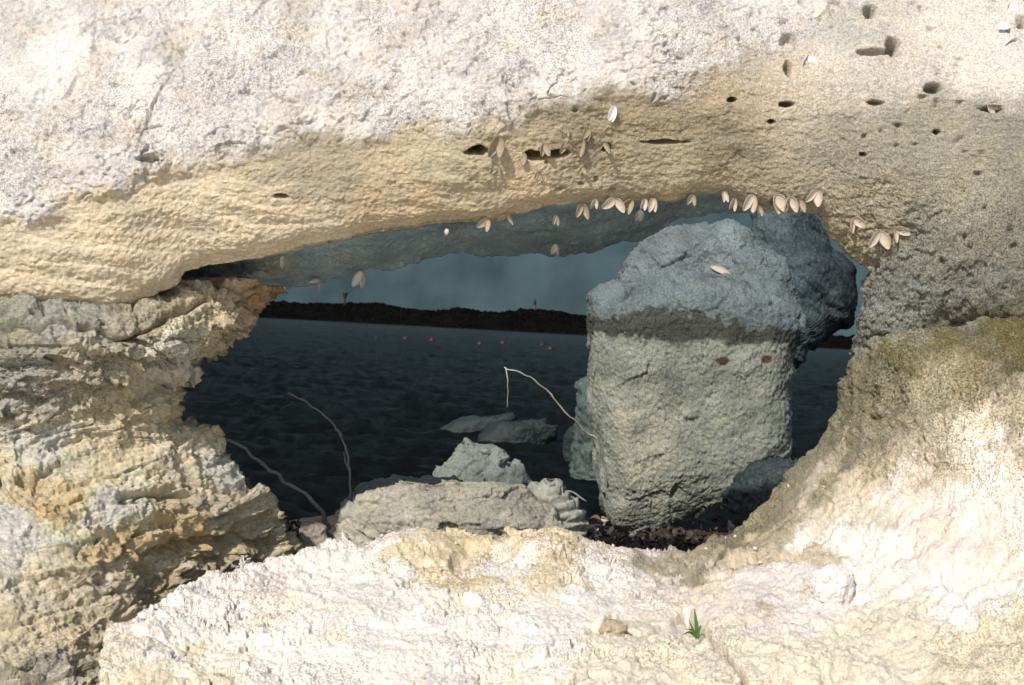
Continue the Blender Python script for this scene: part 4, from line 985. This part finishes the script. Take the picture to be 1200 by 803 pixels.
# moss tufts on the shaded rim and the low rock
M_moss = plain_material('moss', (0.10, 0.105, 0.035), 0.9, 0.4, 60, 0.3)
mv, mq, m0 = [], [], 0
for (cx, cy, wx, wy, n, sf) in [(770, 640, 50, 4, 160, None), (840, 625, 30, 8, 120, None)]:
    for k in range(n):
        px, py = random.gauss(cx, wx * .5), random.gauss(cy, wy * .5)
        if sf: q = sf.at(px, py)
        else: q, d = on_ground(px, py, 0.01, 3.05, 4.2)
        for j in range(3):
            a = random.uniform(0, 6.28); h = random.uniform(0.006, 0.016)
            dv = np.array([math.cos(a), math.sin(a), 0]) * 0.0025
            tip = np.array([random.gauss(0, .005), random.gauss(0, .005) - 0.003, h])
            mv.append(np.stack([q - dv, q + dv, q + tip])); mq.append(np.array([[m0, m0 + 1, m0 + 2]])); m0 += 3
tag(link_mesh('moss', np.vstack(mv), None, M_moss, tris=np.vstack(mq)), kind='stuff')

# ------------------------------------------------------------------ buoys and marks far off
M_buoy = plain_material('buoy_orange', (0.026, 0.010, 0.007), 0.5, 0.2, 5, 0.05)
M_black = plain_material('buoy_base', (0.012, 0.010, 0.010), 0.7, 0.2, 5, 0.05)
def lathe(name, prof, mat, parent, n=20):
    pr = np.array(prof, float); th = np.linspace(0, 2 * np.pi, n, endpoint=False)
    G = np.stack([pr[:, 0, None] * np.cos(th), pr[:, 0, None] * np.sin(th), np.repeat(pr[:, 1, None], n, 1)], -1)
    V = np.vstack([G.reshape(-1, 3), [[0, 0, pr[0, 1]]], [[0, 0, pr[-1, 1]]]])
    e0 = np.arange(n); e1 = (e0 + 1) % n; m_ = len(pr)
    tr = np.vstack([np.stack([e1, e0, np.full(n, m_ * n)], 1), np.stack([e0 + (m_ - 1) * n, e1 + (m_ - 1) * n, np.full(n, m_ * n + 1)], 1)])
    return link_mesh(name, V, grid_quads(m_, n, False, True)[:, ::-1], mat, parent, tris=tr)
def on_sea(px, py):
    v = P(px, py, 1.0) - CAM
    t = (-0.04 - CAM[2]) / v[2]
    return CAM + v * t, t
bsrc = None
blabels = ['leftmost orange buoy in the line on the dark water', 'orange buoy second from the left in the line', 'orange buoy third from the left, left of a close pair', 'orange buoy fourth from the left, right of a close pair', 'small orange buoy just behind the larger one near the boulder', 'larger nearer orange buoy left of the tall boulder', 'rightmost orange buoy half hidden by the left edge of the tall boulder']
for k, (px, py, w) in enumerate([(475, 400, 8), (506, 401.5, 9), (562, 406, 9), (589, 405, 9), (635, 407, 7), (645, 412, 9), (689, 409, 9)]):
    loc, dd = on_sea(px, py)
    r_ = w / 2 / F0 * dd
    loc = loc + np.array([0, 0, 0.09])
    if bsrc is None:
        root = empty('buoy', loc)
        f = lathe('float', [(0.35, -0.12), (0.85, -0.02), (1.0, 0.22), (0.93, 0.5), (0.7, 0.8), (0.4, 1.0), (0.22, 1.06), (0.2, 1.2), (0.08, 1.24)], M_buoy, root)
        b = lathe('collar', [(1.02, -0.45), (1.12, -0.3), (1.12, 0.06), (1.03, 0.14)], M_black, root)
        bsrc = (root, [f, b])
    else:
        root = bsrc[0].copy(); C.objects.link(root); root.location = [float(v) for v in loc]
        for ch in bsrc[1]:
            c = ch.copy(); C.objects.link(c); c.parent = root
    root.scale = (r_,) * 3
    tag(root, blabels[k], 'buoy', 'orange buoys in a line across the water')
loc, dd = on_sea(440, 400)
rt_ = empty('marker_pole', loc)
tag(rt_, 'thin dark marker pole standing in the water left of the buoys', 'pole')
u_ = dd / F0
tube('pole', [(0, 0, -0.5), (0, 0, 3 * u_), (0, 0, 6.5 * u_)], 0.5 * u_, 0.45 * u_, M_black, rt_)
lathe('float', [(0.2 * u_, -0.2), (0.9 * u_, -0.1), (1.0 * u_, 0.1), (0.5 * u_, 0.3)], M_black, rt_, 12)

M_tower = plain_material('tower_concrete', (0.05, 0.048, 0.045), 0.9, 0.15, 1, 0.05)
M_lant = plain_material('lantern_iron', (0.012, 0.011, 0.011), 0.8, 0.1, 1, 0.05)
u_ = D_H / F0
tp = P(404, 356, D_H)
t_ = empty('water_tower', tp); tag(t_, 'dark mushroom shaped water tower on the left part of the far headland', 'tower')
lathe('shaft', [(1.3 * u_, -3), (1.1 * u_, 3 * u_), (1.0 * u_, 6 * u_)], M_lant, t_)
lathe('tank', [(1.0 * u_, 5.5 * u_), (2.0 * u_, 8 * u_), (3.3 * u_, 12 * u_), (3.3 * u_, 13 * u_), (2.6 * u_, 13.4 * u_)], M_lant, t_)
tp = P(626.5, 366, D_H)
t_ = empty('lighthouse', tp); tag(t_, 'slim far lighthouse with grey shaft and dark lantern on the headland', 'lighthouse')
lathe('shaft', [(1.5 * u_, -3), (1.35 * u_, 4 * u_), (1.15 * u_, 8.5 * u_)], M_tower, t_)
lathe('gallery', [(1.2 * u_, 8.4 * u_), (1.9 * u_, 9 * u_), (1.9 * u_, 9.7 * u_), (1.2 * u_, 9.8 * u_)], M_lant, t_)
lathe('lantern', [(1.15 * u_, 9.7 * u_), (1.2 * u_, 12.5 * u_), (1.4 * u_, 12.8 * u_), (0.5 * u_, 15 * u_), (0.15 * u_, 16.6 * u_)], M_lant, t_)
tp = P(511, 366, D_H)
t_ = empty('radio_mast', tp); tag(t_, 'thin mast standing on the far headland between tower and lighthouse', 'mast')
tube('pole', [(0, 0, -2), (0, 0, 8 * u_), (0, 0, 17 * u_)], 0.45 * u_, 0.3 * u_, M_tower, t_)
tube('crossbar', [(-1.2 * u_, 0, 13 * u_), (0, 0, 13 * u_), (1.2 * u_, 0, 13 * u_)], 0.2 * u_, 0.2 * u_, M_tower, t_)

# loose grit on the slab
n = len(slab.data.vertices); a = np.empty(n * 3, np.float32); slab.data.vertices.foreach_get('co', a); sp_ = a.reshape(-1, 3).astype(float)
a = np.empty(n * 3, np.float32); slab.data.vertices.foreach_get('normal', a); sn_ = a.reshape(-1, 3)
pj = project(sp_)
ok = np.where((np.abs(sn_[:, 2]) > 0.55) & (pj[:, 0] > 100) & (pj[:, 0] < 1300) & (pj[:, 1] > 560) & (pj[:, 1] < 900) & (fbm(sp_, 5, 3, 901) > 0.05))[0]
gv, gt, g0 = [], [], 0
ico = np.array([[1, 0, 0], [-1, 0, 0], [0, 1, 0], [0, -1, 0], [0, 0, 1], [0, 0, -1]], float)
icf = np.array([[0, 2, 4], [2, 1, 4], [1, 3, 4], [3, 0, 4], [2, 0, 5], [1, 2, 5], [3, 1, 5], [0, 3, 5]])
for i in rng.choice(ok, 900, replace=False):
    r_ = 0.0012 + 0.0045 * random.random() ** 3
    V = ico * r_ * rng.uniform(0.6, 1.3, (6, 1)) * np.array([1, 1, 0.7]) @ np.linalg.qr(rng.normal(size=(3, 3)))[0]
    gv.append(V + sp_[i] + np.array([0, 0, r_ * 0.3])); gt.append(icf + g0); g0 += 6
M_grit = plain_material('grit', (0.52, 0.45, 0.36), 0.95, 0.4, 30, 0.2)
tag(link_mesh('grit', np.vstack(gv), None, M_grit, tris=np.vstack(gt), smooth=False), kind='stuff')
